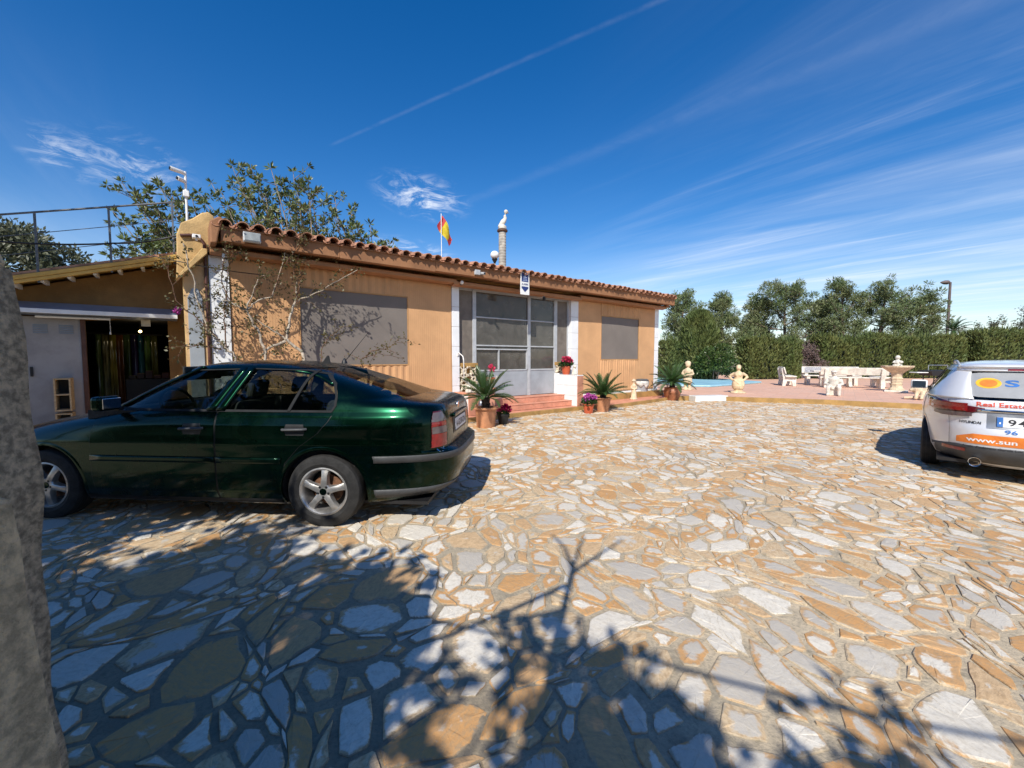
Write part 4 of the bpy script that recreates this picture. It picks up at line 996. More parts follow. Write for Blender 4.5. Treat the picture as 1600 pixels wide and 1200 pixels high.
# ------------------------------------------------------------------ bare bougainvillea before the left curtain
bg_ = thing('bougainvillea', 'sprawling half bare bougainvillea against the left end of the house', 'shrub', HW(1.0, .75))
rs = np.random.default_rng(21); mb = MB(); mt = MB(); tips = []; o0 = Vector(bg_.location)
def bw(px, py, off): return FW(px, py, off) - o0
limbs = [
    ([(478, 640, .8), (476, 556, .75), (447, 530, .6), (452, 500, .5), (461, 472, .45), (464, 440, .45)], .034),
    ([(447, 532, .6), (420, 545, .6), (408, 556, .65)], .03),
    ([(464, 470, .45), (485, 462, .5), (520, 445, .55), (558, 422, .6)], .014),
    ([(408, 620, .7), (415, 552, .65), (402, 515, .55), (385, 485, .5), (362, 474, .45), (348, 470, .45)], .028),
    ([(385, 485, .5), (398, 473, .45), (425, 463, .45), (432, 440, .45), (445, 395, .5)], .017),
    ([(386, 484, .5), (398, 450, .5), (408, 432, .5), (415, 430, .5)], .014),
    ([(447, 532, .6), (420, 512, .5), (395, 497, .45)], .018),
    ([(398, 508, .4), (370, 508, .4), (350, 509, .4)], .011),
    ([(385, 640, .65), (368, 558, .6), (345, 535, .5), (325, 515, .5), (312, 480, .5), (300, 430, .5), (286, 380, .5)], .022),
    ([(345, 535, .5), (310, 500, .5), (275, 470, .5), (262, 420, .5), (250, 400, .5)], .010),
    ([(345, 545, .5), (320, 540, .5), (285, 540, .55)], .011),
    ([(355, 545, .5), (350, 500, .45), (352, 470, .4), (356, 420, .4), (372, 395, .4)], .012),
    ([(464, 440, .45), (455, 410, .5), (440, 380, .5), (436, 362, .6)], .012),
    ([(461, 470, .45), (470, 440, .5), (465, 400, .5), (475, 378, .6)], .010),
    ([(425, 463, .45), (440, 420, .5), (462, 390, .6), (470, 370, .7)], .010),
    ([(500, 590, 1.1), (502, 548, 1.1), (512, 530, 1.1), (533, 512, 1.1)], .010),
    ([(570, 600, 1.2), (566, 562, 1.2), (580, 548, 1.2), (605, 545, 1.2), (622, 530, 1.2)], .010),
    ([(566, 560, 1.2), (590, 552, 1.2), (630, 560, 1.2)], .008),
    ([(362, 474, .45), (345, 440, .45), (350, 405, .5), (378, 392, .55)], .010),
]
for pts, r_ in limbs:
    P = [bw(*q) for q in pts]; P2 = []
    for a, b in zip(P, P[1:]):
        for k in range(4): P2.append(a.lerp(b, k / 4) + Vector(rs.normal(size=3)) * .012)
    P2.append(P[-1]); n = len(P2); (mb if r_ > .012 else mt).tube(P2, [max(.004, r_ * (1 - .6 * i / n)) for i in range(n)], 7, cap=False)
    for i in range(3, n):
        if rs.random() < .75:
            d = (P2[i] - P2[i - 1]).normalized() * .6 + Vector(rs.normal(size=3)) * .7; grow(mt, tips, P2[i], d, rs.uniform(.14, .34), .0045, 1, rs, .4, .0, 3, (1, 2), .7, .7)
        tips.append((P2[i], (P2[i] - P2[i - 1]).normalized(), 1))
mb.build('trunk', M_branch, bg_, smooth='all'); mt.build('twigs', M_twig, bg_, smooth='all')
L = Leaves()
for (q, d, dp_) in tips:
    k = int(rs.integers(1, 4)); P = np.array(q) + rs.normal(size=(k, 3)) * .022; L.add(P, np.array(d) * .5 + rs.normal(size=(k, 3)), .055, .017, rs=rs)
L.build('foliage', M_leafbg, bg_)
PL = Leaves(); c = np.array(bw(277, 485, .5)); PP = rs.normal(size=(40, 3)); PP /= np.linalg.norm(PP, axis=1, keepdims=True); PL.add(c + PP * .02, PP, .05, .022, rs=rs); PL.build('flower_head', M_magenta, bg_)
# ------------------------------------------------------------------ cars
class CarShape:
    """a body described level by level: at every height z a rounded outline from xr (tail) to xf (nose), half width w"""
    def __init__(s, xr, xf, w, pr, pf): s.xr, s.xf, s.w, s.pr, s.pf = xr, xf, w, pr, pf
    def par(s, z):
        a, b = interp(s.xr, z), interp(s.xf, z); return a, b, interp(s.w, z), interp(s.pr, z), interp(s.pf, z)
    def side(s, x, z):
        a, b, w, pr, pf = s.par(z); m = (a + b) / 2; h = (b - a) / 2; t = (x - m) / h; p = pf if t > 0 else pr
        return w * max(0., 1 - min(1, abs(t)) ** p) ** (1 / p)
    def rear(s, y, z):
        a, b, w, pr, pf = s.par(z); m = (a + b) / 2; h = (b - a) / 2; return m - h * max(0., 1 - min(1, abs(y) / w) ** pr) ** (1 / pr)
    def outline(s, z, n):
        a, b, w, pr, pf = s.par(z); m = (a + b) / 2; h = (b - a) / 2; P = []
        K = 400
        for i in range(K + 1):
            t = math.pi * i / K; c, sn = -math.cos(t), math.sin(t); p = pr if c < 0 else pf
            P.append((m + h * math.copysign(abs(c) ** (2 / p), c), w * abs(sn) ** (2 / p)))
        L = [0.]
        for q, r in zip(P, P[1:]): L.append(L[-1] + math.hypot(r[0] - q[0], r[1] - q[1]))
        out = []; j = 0
        for k in range(n + 1):
            d = L[-1] * k / n
            while j < K - 1 and L[j + 1] < d: j += 1
            t = (d - L[j]) / max(1e-9, L[j + 1] - L[j]); out.append((P[j][0] + (P[j + 1][0] - P[j][0]) * t, P[j][1] + (P[j + 1][1] - P[j][1]) * t))
        return out
    def shell(s, zs, n, keep, arches=(), Ra=.36, za=.316):
        V, F = [], []; rows = [s.outline(z, n) for z in zs]
        for sg in (1, -1):
            b0 = len(V); fl = []
            for z, row in zip(zs, rows): V += [[x, y * sg, z] for (x, y) in row]
            m = n + 1
            for i in range(len(zs) - 1):
                for k in range(n):
                    q = [b0 + i * m + k, b0 + i * m + k + 1, b0 + (i + 1) * m + k + 1, b0 + (i + 1) * m + k]
                    cx = sum(V[j][0] for j in q) / 4; cz = sum(V[j][2] for j in q) / 4; cy = abs(sum(V[j][1] for j in q) / 4)
                    if not keep(cx, cy, cz): continue
                    if cy > .45 and any((cx - ax) ** 2 + (cz - za) ** 2 < Ra * Ra for ax in arches): continue
                    fl.append(q if sg < 0 else q[::-1])
            used = set(j for q in fl for j in q)
            for j in used:
                x, y, z = V[j]
                if abs(y) < .45: continue
                for ax in arches:
                    d = math.hypot(x - ax, z - za)
                    if d < Ra * 1.0: 
                        x2, z2 = ax + (x - ax) * Ra / d, za + (z - za) * Ra / d; V[j] = [x2, math.copysign(s.side(x2, z2), y), z2]
            F += fl
        mb = MB(); mb.v = [tuple(v) for v in V]; mb.f = [tuple(f) for f in F]; mb.m = [0] * len(F); return mb
    def patch_side(s, pairs, off, sg=1, n=5, sub=4):
        """strip on the flank between two lists of (x,z) points"""
        mb = MB(); P = []
        for (A, B), (C, D) in zip(pairs, pairs[1:]):
            for k in range(sub): t = k / sub; P.append(((A[0] + (C[0] - A[0]) * t, A[1] + (C[1] - A[1]) * t), (B[0] + (D[0] - B[0]) * t, B[1] + (D[1] - B[1]) * t)))
        P.append(pairs[-1])
        for (A, B) in P:
            for j in range(n + 1):
                t = j / n; x, z = A[0] + (B[0] - A[0]) * t, A[1] + (B[1] - A[1]) * t; mb.v.append((x, sg * (s.side(x, z) + (off(z) if callable(off) else off)), z))
        m = n + 1
        for i in range(len(P) - 1):
            for j in range(n):
                q = (i * m + j, (i + 1) * m + j, (i + 1) * m + j + 1, i * m + j + 1); mb.face(q if sg > 0 else q[::-1])
        return mb
    def patch_rear(s, y0, y1, zlo, zhi, off, ny=16, nz=6):
        """patch on the tail; zlo, zhi numbers or functions of y"""
        f0 = zlo if callable(zlo) else (lambda y: zlo); f1 = zhi if callable(zhi) else (lambda y: zhi); mb = MB()
        def fn(a, b):
            y = y0 + (y1 - y0) * a; z = f0(y) + (f1(y) - f0(y)) * b; return (s.rear(y, z) - off, y, z)
        mb.grid(fn, ny, nz); mb.f = [f[::-1] for f in mb.f] if y1 > y0 else mb.f; return mb
    def band(s, z0, z1, xlim, off, n=90, nz=2, rear=True, both=True, t0=0., sgs=(1, -1), zf=None):
        """band round the tail from the middle to x = xlim on the flanks"""
        mb = MB()
        for sg in sgs:
            b = len(mb.v); cols = None; rows = []
            for j in range(nz + 1):
                z = z0 + (z1 - z0) * j / nz; o = s.outline(z, 220); row = [p for p in o if p[0] < xlim][int(t0):]
                K = 60; row = [row[int(i * (len(row) - 1) / K)] for i in range(K + 1)]; rows.append([(x, y, z) for (x, y) in row])
            for row in rows:
                for k, (x, y, z) in enumerate(row):
                    q0, q1 = row[max(0, k - 1)], row[min(len(row) - 1, k + 1)]; tx, ty = q1[0] - q0[0], q1[1] - q0[1]; L = math.hypot(tx, ty) or 1
                    mb.v.append((x - ty / L * off, sg * (y + tx / L * off), z))
            m = len(rows[0])
            for j in range(nz):
                for k in range(m - 1):
                    q = (b + j * m + k, b + j * m + k + 1, b + (j + 1) * m + k + 1, b + (j + 1) * m + k); mb.face(q if sg < 0 else q[::-1])
        return mb
def car_paint(name, col, metal=.6, rough=.32, flake=.3, dust=.15, coat=.8):
    m = bpy.data.materials.new(name); m.use_nodes = True; t = m.node_tree; t.nodes.clear(); K = NT(t); tcn = K.n('TexCoord').outputs['Object']
    fk = K.noise(tcn, 900, 2, .5); d = K.maprange(K.noise(tcn, 4, 7, .7, .6), .42, .75)
    c = K.mix(K.math('MULTIPLY', fk, flake), col, tuple(min(1, x * 2.2) for x in col))
    c = K.mix(K.math('MULTIPLY', d, dust), c, (.30, .26, .20))
    b = K.n('BsdfPrincipled', inp={'Base Color': c, 'Metallic': metal, 'Roughness': K.maprange(d, 0, 1, rough, rough + .15, False), 'Coat Weight': coat, 'Specular IOR Level': .25})
    t.links.new(K.maprange(K.noise(tcn, 9, 6, .7), .35, .75, .03, .16, False), b.inputs['Coat Roughness'])
    sc = K.n('Bump', inp={'Strength': .03, 'Distance': .004, 'Height': K.noise(tcn, 22, 5, .7)}); t.links.new(sc.outputs[0], b.inputs['Coat Normal'])
    K.n('OutputMaterial', inp={'Surface': b.outputs[0]}); return m
M_green = car_paint('dark_green_metallic', (.0014, .0145, .0072), .95, .24, .5, .010, .38)
M_silver = car_paint('silver_metallic', (.74, .75, .77), .25, .32, .08, .05)
M_rubber = mat('tyre_rubber', (.016, .0155, .015), .8, .25, 12, .3, 60, dirt=.0)
M_alloy = mat('dull_alloy', (.50, .49, .47), .38, .15, 9, .1, metal=.75, dirt=.25)
M_disc = mat('rusty_disc', (.20, .10, .055), .6, .3, 10, .2, metal=.5)
M_trim = mat('grey_bumper_plastic', (.055, .057, .060), .55, .1, 8, .15, 60)
M_seal = mat('dark_rubber_seal', (.020, .021, .022), .75, .1, 8, spec=.15)
M_cglass = glass_mat('car_glass', (.62, .70, .66), .75)
M_dglass = glass_mat('dark_car_glass', (.08, .09, .10), 1.)
M_seat = mat('dark_seat_cloth', (.030, .030, .030), .9, .2, 30, .3)
M_red = mat('red_lamp_lens', (.26, .010, .012), .12, .12, 14, coat=.6); M_redd = mat('dark_red_lamp_lens', (.11, .006, .010), .10, .12, 14, coat=.6)
M_clear = mat('clear_lamp_lens', (.13, .10, .10), .15, .1, 20, coat=.6); M_orange = mat('orange_lens', (.6, .12, .01), .2)
M_chrome = mat('chrome', (.75, .75, .76), .12, .03, 5, metal=1.)
M_plate = mat('white_plate', (.72, .72, .72), .4, .03, 8); M_ink = mat('black_ink', (.015, .015, .018), .5)
M_mirror = mat('mirror_glass', (.8, .8, .82), .03, .0, 3, metal=1.)
def wheel(parent, loc, sg, Rt=.316, Rr=.205, spokes=5, rimm=None, tilt=0):
    w = thing('x', 'x', 'x'); 
    for k in ('label', 'category'): del w[k]
    w.name = 'wheel'; w.parent = parent; w.location = loc
    if sg < 0: w.rotation_euler.z = math.pi
    hw = .098
    prof = [(Rr - .006, -hw * .8), (Rr + .01, -hw * .92), (Rr + .05, -hw), (Rt - .035, -hw * .98), (Rt - .01, -hw * .84), (Rt, -hw * .6), (Rt, hw * .6), (Rt - .01, hw * .84), (Rt - .035, hw * .98), (Rr + .05, hw), (Rr + .035, hw * 1.03), (Rr + .01, hw * .92), (Rr - .006, hw * .8)]
    mb = MB(); mb.lathe(prof, 56, axis='y', cap=False); ty = mb.build('tyre', M_rubber, w, smooth=30)
    gb = MB()
    for y in (-.045, 0, .045): gb.lathe([(Rt + .0008, y - .004), (Rt + .0008, y + .004)], 56, axis='y', cap=False)
    gb.build('tread_groove', M_dark, ty)
    rm = MB(); rm.lathe([(Rr, hw * .82), (Rr + .004, hw * .9), (Rr - .008, hw * .93), (Rr - .018, hw * .80), (Rr - .03, hw * .4), (Rr - .035, -hw * .5), (Rr - .004, -hw * .82)], 56, axis='y', cap=False); rim = rm.build('rim', M_alloy, w, smooth=35)
    sp = MB(); n = spokes; yo = hw * .86
    for k in range(n):
        a = 2 * math.pi * k / n + R(90) + tilt; ca, sa = math.cos(a), math.sin(a)
        def P(r, t, y): return (ca * r - sa * t, y, sa * r + ca * t)
        secs = [(.030, .036, yo + .004, yo - .05), (.075, .030, yo + .010, yo - .045), (.13, .027, yo + .006, yo - .04), (.175, .034, yo - .004, yo - .04), (Rr - .012, .05, yo - .012, yo - .04)]
        b = len(sp.v)
        for (r, h, y1, y0) in secs: sp.v += [P(r, -h, y0), P(r, -h * .86, y1 - .006), P(r, -h * .45, y1), P(r, h * .45, y1), P(r, h * .86, y1 - .006), P(r, h, y0)]
        for i in range(len(secs) - 1):
            for j in range(5): sp.face((b + i * 6 + j, b + i * 6 + j + 1, b + (i + 1) * 6 + j + 1, b + (i + 1) * 6 + j))
    sp.lathe([(.062, yo - .05), (.064, yo - .006), (.056, yo + .004), (.0, yo + .006)], 30, axis='y'); sp.build('spokes', M_alloy, rim, smooth=40)
    MB().lathe([(.030, yo + .003), (.029, yo + .010), (.0, yo + .013)], 20, axis='y').build('hub_cap', M_green if spokes == 5 and rimm is None else M_dark, rim, smooth=40)
    bl = MB()
    for k in range(5):
        a = 2 * math.pi * k / 5 + R(54); bl.lathe([(.011, yo - .02), (.011, yo + .0075), (0, yo + .0078)], 8, (.047 * math.cos(a), 0, .047 * math.sin(a)), axis='y')
    bl.build('bolts', M_dark, rim)
    MB().lathe([(0, -.02), (.13, -.02), (.13, .0), (.06, .005), (.06, .04), (0, .04)], 30, axis='y').build('brake_disc', M_disc, w, smooth=35)
    MB().lathe([(Rr - .04, -.05), (0, -.05)], 30, axis='y', cap=False).build('dust_plate', M_dark, w)
    return w
def project_text(body, shape, y0, y1, z0, h, m, parent, name='lettering', bold=0., off=.004, slope=0.):
    V, F = text_mesh(body, 1., bold); xs = [v[0] for v in V]; x0, x1 = min(xs), max(xs); zs = [v[1] for v in V]; zr = .72
    mb = MB()
    for v in V:
        t = (v[0] - x0) / (x1 - x0); y = y0 + (y1 - y0) * t; z = z0 + v[1] / zr * h + slope * (y - y0); mb.v.append((shape.rear(y, z) - off, y, z))
    mb.f = [f for f in F]; mb.m = [0] * len(F); return mb.build(name, m, parent)

# ---- the dark green liftback
OCT = CarShape(
    [(.17, -2.02), (.22, -2.17), (.30, -2.29), (.45, -2.335), (.58, -2.335), (.625, -2.325), (.645, -2.29), (.66, -2.245), (.80, -2.245), (.92, -2.235), (1.0, -2.215), (1.04, -2.185), (1.062, -2.11), (1.085, -1.98), (1.10, -1.88), (1.22, -1.53), (1.355, -1.10), (1.40, -.86), (1.425, -.58), (1.434, -.32)],
    [(.17, 2.0), (.22, 2.10), (.30, 2.17), (.45, 2.20), (.6, 2.19), (.68, 2.13), (.74, 2.02), (.80, 1.82), (.86, 1.58), (.92, 1.28), (.97, 1.03), (1.0, .90), (1.19, .54), (1.385, .11), (1.42, -.07), (1.434, -.25)],
    [(.17, .76), (.21, .815), (.30, .852), (.45, .866), (.6, .868), (.66, .868), (.72, .872), (.76, .866), (.88, .862), (.96, .838), (1.0, .808), (1.05, .782), (1.36, .615), (1.39, .575), (1.41, .52), (1.425, .42), (1.434, .2)],
    [(.17, 4.5), (.6, 4.8), (.66, 6.5), (1.04, 6.5), (1.10, 5.0), (1.4, 4.0)], [(.17, 4.2), (.7, 4.5), (1.0, 4.0), (1.4, 4.0)])
hd = Vector((-.997, .072, 0)).normalized(); lf = Vector((-hd.y, hd.x, 0))
rw = Vector((-1.66, 3.76, 0)); SC_ = 1.03
ctr = rw + hd * 1.256 * SC_ * 1.03 - lf * .76 * SC_
oc = thing('green_car', 'dark green hatchback with dull alloy wheels parked before the house', 'car', ctr, math.atan2(hd.y, hd.x)); oc.scale = (SC_ * 1.03, SC_, SC_)
zs = [.17, .185, .2, .22, .25, .28, .31, .34, .37, .40, .43, .46, .49, .52, .55, .58, .605, .625, .645, .66, .675, .69, .705, .72, .735, .75, .77, .79, .81, .83, .85, .87, .89, .91, .93, .95, .97, .985, 1.0]
body = OCT.shell(zs, 190, lambda x, y, z: True, (1.256, -1.256), .362)
up = [1.0, 1.02, 1.035, 1.05, 1.062, 1.075, 1.085, 1.10]
dk_ = OCT.shell(up, 190, lambda x, y, z: x < -1.86)
b0 = len(body.v); body.v += dk_.v; body.f += [tuple(i + b0 for i in f) for f in dk_.f]; body.m += [0] * len(dk_.f)
# floor pan
cb = body.build('body', M_green, oc, smooth=32, weld=False)
mb = MB(); mb.box(-2.1, 2.05, -.70, .70, .17, .20); mb.box(-2.02, -1.66, -.60, .60, .30, .90); mb.box(-.9, .9, -.80, .80, .19, .40); mb.box(1.0, 2.0, -.68, .68, .30, .62); mb.build('floor_pan', M_dark, cb)
for sg in (1, -1):
    for ax in (1.256, -1.256):
        ar = MB(); n = 26
        for j, (r_, dy) in enumerate(((.357, -.30), (.357, -.01), (.362, .004), (.385, .004), (.40, -.004))):
            for k in range(n + 1):
                t = R(-18) + R(216) * k / n; x, z = ax + r_ * math.cos(t), .316 + r_ * math.sin(t); z = max(z, .185); ar.v.append((x, sg * (OCT.side(x, z) + dy), z))
        for j in range(4):
            for k in range(n): q = (j * (n + 1) + k, j * (n + 1) + k + 1, (j + 1) * (n + 1) + k + 1, (j + 1) * (n + 1) + k); ar.face(q if sg > 0 else q[::-1], 0 if j == 0 else 1)
        ar.build('wheel_arch', [M_dark, M_green], cb, smooth=50)
gz_ = [1.0, 1.02, 1.04, 1.06, 1.08, 1.10, 1.13, 1.16, 1.19, 1.22, 1.25, 1.28, 1.31, 1.34, 1.36, 1.375, 1.39]
gl = OCT.shell(gz_, 150, lambda x, y, z: not (x < -1.86 and z < 1.10) and not (.29 > x > -1.03 and z > 1.367)); glo = gl.build('window_glass', M_cglass, oc, smooth='all')
rz_ = [1.365, 1.375, 1.385, 1.395, 1.405, 1.412, 1.419, 1.425, 1.43, 1.434]
rf_ = OCT.shell(rz_, 120, lambda x, y, z: True); 
rf_.v = [(v[0] if v[0] > -1.06 else -1.06, v[1] * 1.004, v[2] + .004) for v in rf_.v]
b0 = len(rf_.v); top = OCT.outline(1.434, 60)
for sg in (1, -1):
    pass
rf_.v += [(x, 0, 1.4385) for x, y in top] + [(x, y * 1.004, 1.438) for x, y in top] + [(x, -y * 1.004, 1.438) for x, y in top]; m_ = len(top)
for k in range(m_ - 1): rf_.face((b0 + k, b0 + k + 1, b0 + m_ + k + 1, b0 + m_ + k)); rf_.face((b0 + k, b0 + 2 * m_ + k, b0 + 2 * m_ + k + 1, b0 + k + 1))
rfo = rf_.build('roof', M_green, oc, smooth='all')
for sg in (1, -1):
    # A pillar and roof rail, B pillar in two halves, C pillar, black seals
    z2x = lambda z: interp(OCT.xf, z)
    AP = []
    for z in (1.0, 1.05, 1.1, 1.15, 1.2, 1.25, 1.3, 1.34, 1.37):
        x = z2x(z) - .13 - .02; AP.append(((x + .075, z), (x - .0, z - .0)))
    OCT.patch_side([(p, (q[0] - .055, q[1])) for p, q in AP], .006, sg, 4, 3).build('windscreen_pillar', M_green, oc, smooth='all', solid=.02)
    OCT.patch_side([(p, q) for p, q in ((( .02, 1.352), (.02, 1.385)), ((-.4, 1.362), (-.4, 1.395)), ((-.8, 1.356), (-.8, 1.39)), ((-1.0, 1.33), (-1.0, 1.38)), ((-1.12, 1.29), (-1.16, 1.35)), ((-1.26, 1.22), (-1.36, 1.27)))], .006, sg, 4, 4).build('roof_rail', M_green, oc, smooth='all', solid=.02)
    OCT.patch_side([((-.235, 1.0), (-.315, 1.0)), ((-.33, 1.18), (-.395, 1.18)), ((-.425, 1.365), (-.485, 1.365))], .009, sg, 3, 5).build('door_frame', M_green, oc, smooth='all', solid=.02)
    OCT.patch_side([((-.325, 1.0), (-.395, 1.0)), ((-.405, 1.18), (-.47, 1.18)), ((-.495, 1.365), (-.55, 1.365))], .009, sg, 3, 5).build('door_frame', M_green, oc, smooth='all', solid=.02)
    OCT.patch_side([((-.31, 1.0), (-.33, 1.0)), ((-.48, 1.365), (-.50, 1.365))], .004, sg, 2, 5).build('door_seam', M_dark, oc)
    OCT.patch_side([((-.945, 1.0), (-.972, 1.0)), ((-1.0, 1.17), (-1.025, 1.17)), ((-1.06, 1.34), (-1.085, 1.34))], .008, sg, 2, 5).build('window_divider', M_seal, oc, solid=.01)
    cp = [((-1.31, .965), (-2.02, .965)), ((-1.325, 1.0), (-1.97, 1.0)), ((-1.35, 1.04), (-1.935, 1.04)), ((-1.352, 1.09), (-1.86, 1.09)), ((-1.335, 1.15), (-1.68, 1.15)), ((-1.295, 1.22), (-1.49, 1.22)), ((-1.22, 1.28), (-1.31, 1.28)), ((-1.10, 1.345), (-1.10, 1.36))]
    OCT.patch_side(cp, lambda z: .0012 + .0055 * min(1, max(0, (z - .965) / .05)), sg, 12, 5).build('rear_pillar', M_green, oc, smooth='all')
    OCT.patch_side([((-1.315, 1.0), (-1.335, 1.0)), ((-1.338, 1.05), (-1.36, 1.05)), ((-1.325, 1.13), (-1.345, 1.13)), ((-1.27, 1.23), (-1.292, 1.235)), ((-1.16, 1.31), (-1.175, 1.32)), ((-1.0, 1.345), (-1.0, 1.356)), ((-.55, 1.360), (-.55, 1.369)), ((.0, 1.345), (.0, 1.354))], .012, sg, 2, 5).build('window_seal', M_seal, oc, smooth='all')
    OCT.patch_side([((.70, .994), (.70, 1.012)), ((0, .994), (0, 1.012)), ((-1.33, .994), (-1.33, 1.012))], .011, sg, 2, 12).build('belt_moulding', M_seal, oc, smooth='all')
    # doors, standing a hair proud of dark seams, with handles
    for (pr_, hx) in (([((.78, .235), (-.325, .235)), ((.80, .40), (-.325, .40)), ((.80, .8), (-.325, .8)), ((.74, .992), (-.325, .992))], -.13), ([((-.34, .235), (-.88, .235)), ((-.34, .36), (-.885, .36)), ((-.34, .56), (-.935, .56)), ((-.34, .70), (-1.06, .70)), ((-.34, .82), (-1.22, .82)), ((-.34, .92), (-1.305, .92)), ((-.34, .992), (-1.345, .992))], -1.03)):
        sm = [((a[0] + .006, a[1] - (.006 if i == 0 else 0)), (b[0] - .006, b[1] - (.006 if i == 0 else 0))) for i, (a, b) in enumerate(pr_)]
        OCT.patch_side(sm, .0015, sg, 24, 10).build('door_gap', M_dark, cb, smooth='all')
        d = OCT.patch_side(pr_, .0045, sg, 24, 10).build('door', M_green, oc, smooth='all')
        y = OCT.side(hx, .855); hb = MB(); hb.tube([(hx + .10, sg * (y + .006), .85), (hx + .085, sg * (y + .034), .852), (hx - .085, sg * (y + .034), .856), (hx - .10, sg * (y + .006), .856)], .015, 8, flat=.8); hb.build('handle', M_trim, d, smooth=50)
        OCT.patch_side([((hx + .075, .80), (hx - .075, .80)), ((hx + .09, .84), (hx - .09, .84)), ((hx + .075, .895), (hx - .075, .895))], .0055, sg, 8, 4).build('handle_recess', M_dark, d, smooth='all')
    OCT.patch_side([((.80, .555), (.80, .605)), ((-.325, .555), (-.325, .605))], .016, sg, 3, 10).build('rub_strip', M_green, oc, smooth='all', solid=.012)
    OCT.patch_side([((-.34, .555), (-.34, .605)), ((-.90, .555), (-.91, .605))], .016, sg, 3, 10).build('rub_strip', M_green, oc, smooth='all', solid=.012)
    OCT.patch_side([((1.62, .64), (1.62, .675)), ((1.58, .64), (1.58, .675))], .006, sg, 3, 2).build('side_repeater', M_orange, oc)
    OCT.patch_side([((.9, .19), (.9, .235)), ((-.88, .19), (-.88, .235))], .006, sg, 3, 8).build('sill', M_seal, oc, smooth='all')
    # wing mirror
    mm = MB(); mm.box(-.055, .045, .0, .20, -.055, .07); mo = mm.build('wing_mirror', M_green, oc, loc=(.60, sg * .80 - (0 if sg > 0 else .20), 1.06), bevel=.03, seg=3)
    MB().box(-.061, -.0555, .02, .18, -.038, .052).build('mirror_glass', M_mirror, mo, bevel=.004); MB().box(-.03, .03, -.03, .02, -.065, -.03).build('stalk', M_dark, mo)
    # tail lamp in four bands
    def tl(z0, z1, m, y0=.54, y1=.845): 
        f = lambda y: 0
        p_ = MB(); ny, nz = 14, 5; rows = []
        for j in range(nz + 1):
            z = z0 + (z1 - z0) * j / nz; o_ = [q for q in OCT.outline(z, 400) if q[0] < -2.135]; i0 = next(i for i, q in enumerate(o_) if q[1] > y0 + max(0, (z - .93)) * .55); o_ = o_[i0:]
            rows.append([(o_[int(i * (len(o_) - 1) / ny)], z) for i in range(ny + 1)])
        for row in rows:
            for k, ((x, y), z) in enumerate(row):
                (a, b), (c, d) = row[max(0, k - 1)][0], row[min(ny, k + 1)][0]; L = math.hypot(c - a, d - b) or 1; p_.v.append((x - (d - b) / L * .007, sg * (y + (c - a) / L * .007), z))
        for j in range(nz):
            for k in range(ny): q = (j * (ny + 1) + k, j * (ny + 1) + k + 1, (j + 1) * (ny + 1) + k + 1, (j + 1) * (ny + 1) + k); p_.face(q if sg < 0 else q[::-1])
        return p_
    lampb = tl(.678, .992, M_redd).build('tail_lamp', M_redd, oc, smooth='all')
    for (z0, z1, m) in ((.682, .80, M_red), (.862, .905, M_red), (.905, .985, M_clear)):
        p_ = tl(z0, z1 - .003, m); p_.v = [(v[0] - .003, v[1] + sg * .002, v[2]) for v in p_.v]; p_.build('lens_band', m, lampb, smooth='all')
    p_ = tl(.80, .86, M_clear); p_.v = [(v[0] - .003, v[1] + sg * .002, v[2]) for v in p_.v]; p_.build('lens_band', M_clear, lampb, smooth='all')
    wheel(oc, (-1.256, sg * .765, .316), sg, tilt=R(4)); wheel(oc, (1.256, sg * .765, .316), sg, tilt=R(31))
    MB().box(-.16, .16, -.03, .03, -.07, .06).build('headlamp', M_clear, oc, loc=(1.98, sg * .62, .70), bevel=.02)
MB().box(-.03, .03, -.36, .36, -.06, .07).build('grille', M_dark, oc, loc=(2.10, 0, .68), bevel=.02)
OCT.band(.565, .622, -1.66, .012).build('bumper_strip', M_trim, oc, smooth='all', solid=.012)
OCT.band(.245, .325, -1.66, .006).build('bumper_lip', M_trim, oc, smooth='all', solid=.008)
OCT.patch_rear(.535, -.535, .668, lambda y: 1.03, .0015, 24, 10).build('tailgate_gap', M_dark, cb, smooth='all')
tg = OCT.patch_rear(.528, -.528, .674, lambda y: 1.028, .0045, 24, 14).build('tailgate', M_green, oc, smooth='all')
OCT.patch_rear(.33, -.33, .745, .905, .0075, 16, 4).build('plate_recess', M_dark, tg); OCT.patch_rear(.34, -.34, .905, .935, .030, 16, 3).build('plate_handle', M_green, tg, smooth='all', solid=.025)
pl_ = OCT.patch_rear(.26, -.26, .765, .875, .013, 16, 3).build('number_plate', M_plate, tg, solid=.004)
project_text('A-6238-DN', OCT, .225, -.225, .79, .062, M_ink, pl_, bold=.004, off=.0165)
bd = MB(); bd.lathe([(.042, 0), (.042, .006), (.036, .009), (0, .010)], 20, axis='x'); bd.v = [(-v[0], v[1], v[2]) for v in bd.v]; bd.build('badge', M_chrome, tg, loc=(OCT.rear(0, .985) - .004, 0, .98))
project_text('LX', OCT, .68, .58, .64, .03, M_chrome, oc, 'trim_letters', off=-.0)
mb = MB(); mb.tube([(0, 0, 0), (-.26, .0, .31)], [.004, .002], 6); an = mb.build('aerial', M_dark, oc, loc=(-1.02, -.10, 1.42)); MB().lathe([(.03, -.02), (.026, .0), (.01, .035), (0, .04)], 12).build('aerial_base', M_dark, an, smooth=40)
MB().prism([(-.05, 0), (.04, 0), (-.02, .085), (-.035, .085)], -.006, .006, 'y').build('shark_fin', M_dark, oc, loc=(-.93, .12, 1.40))
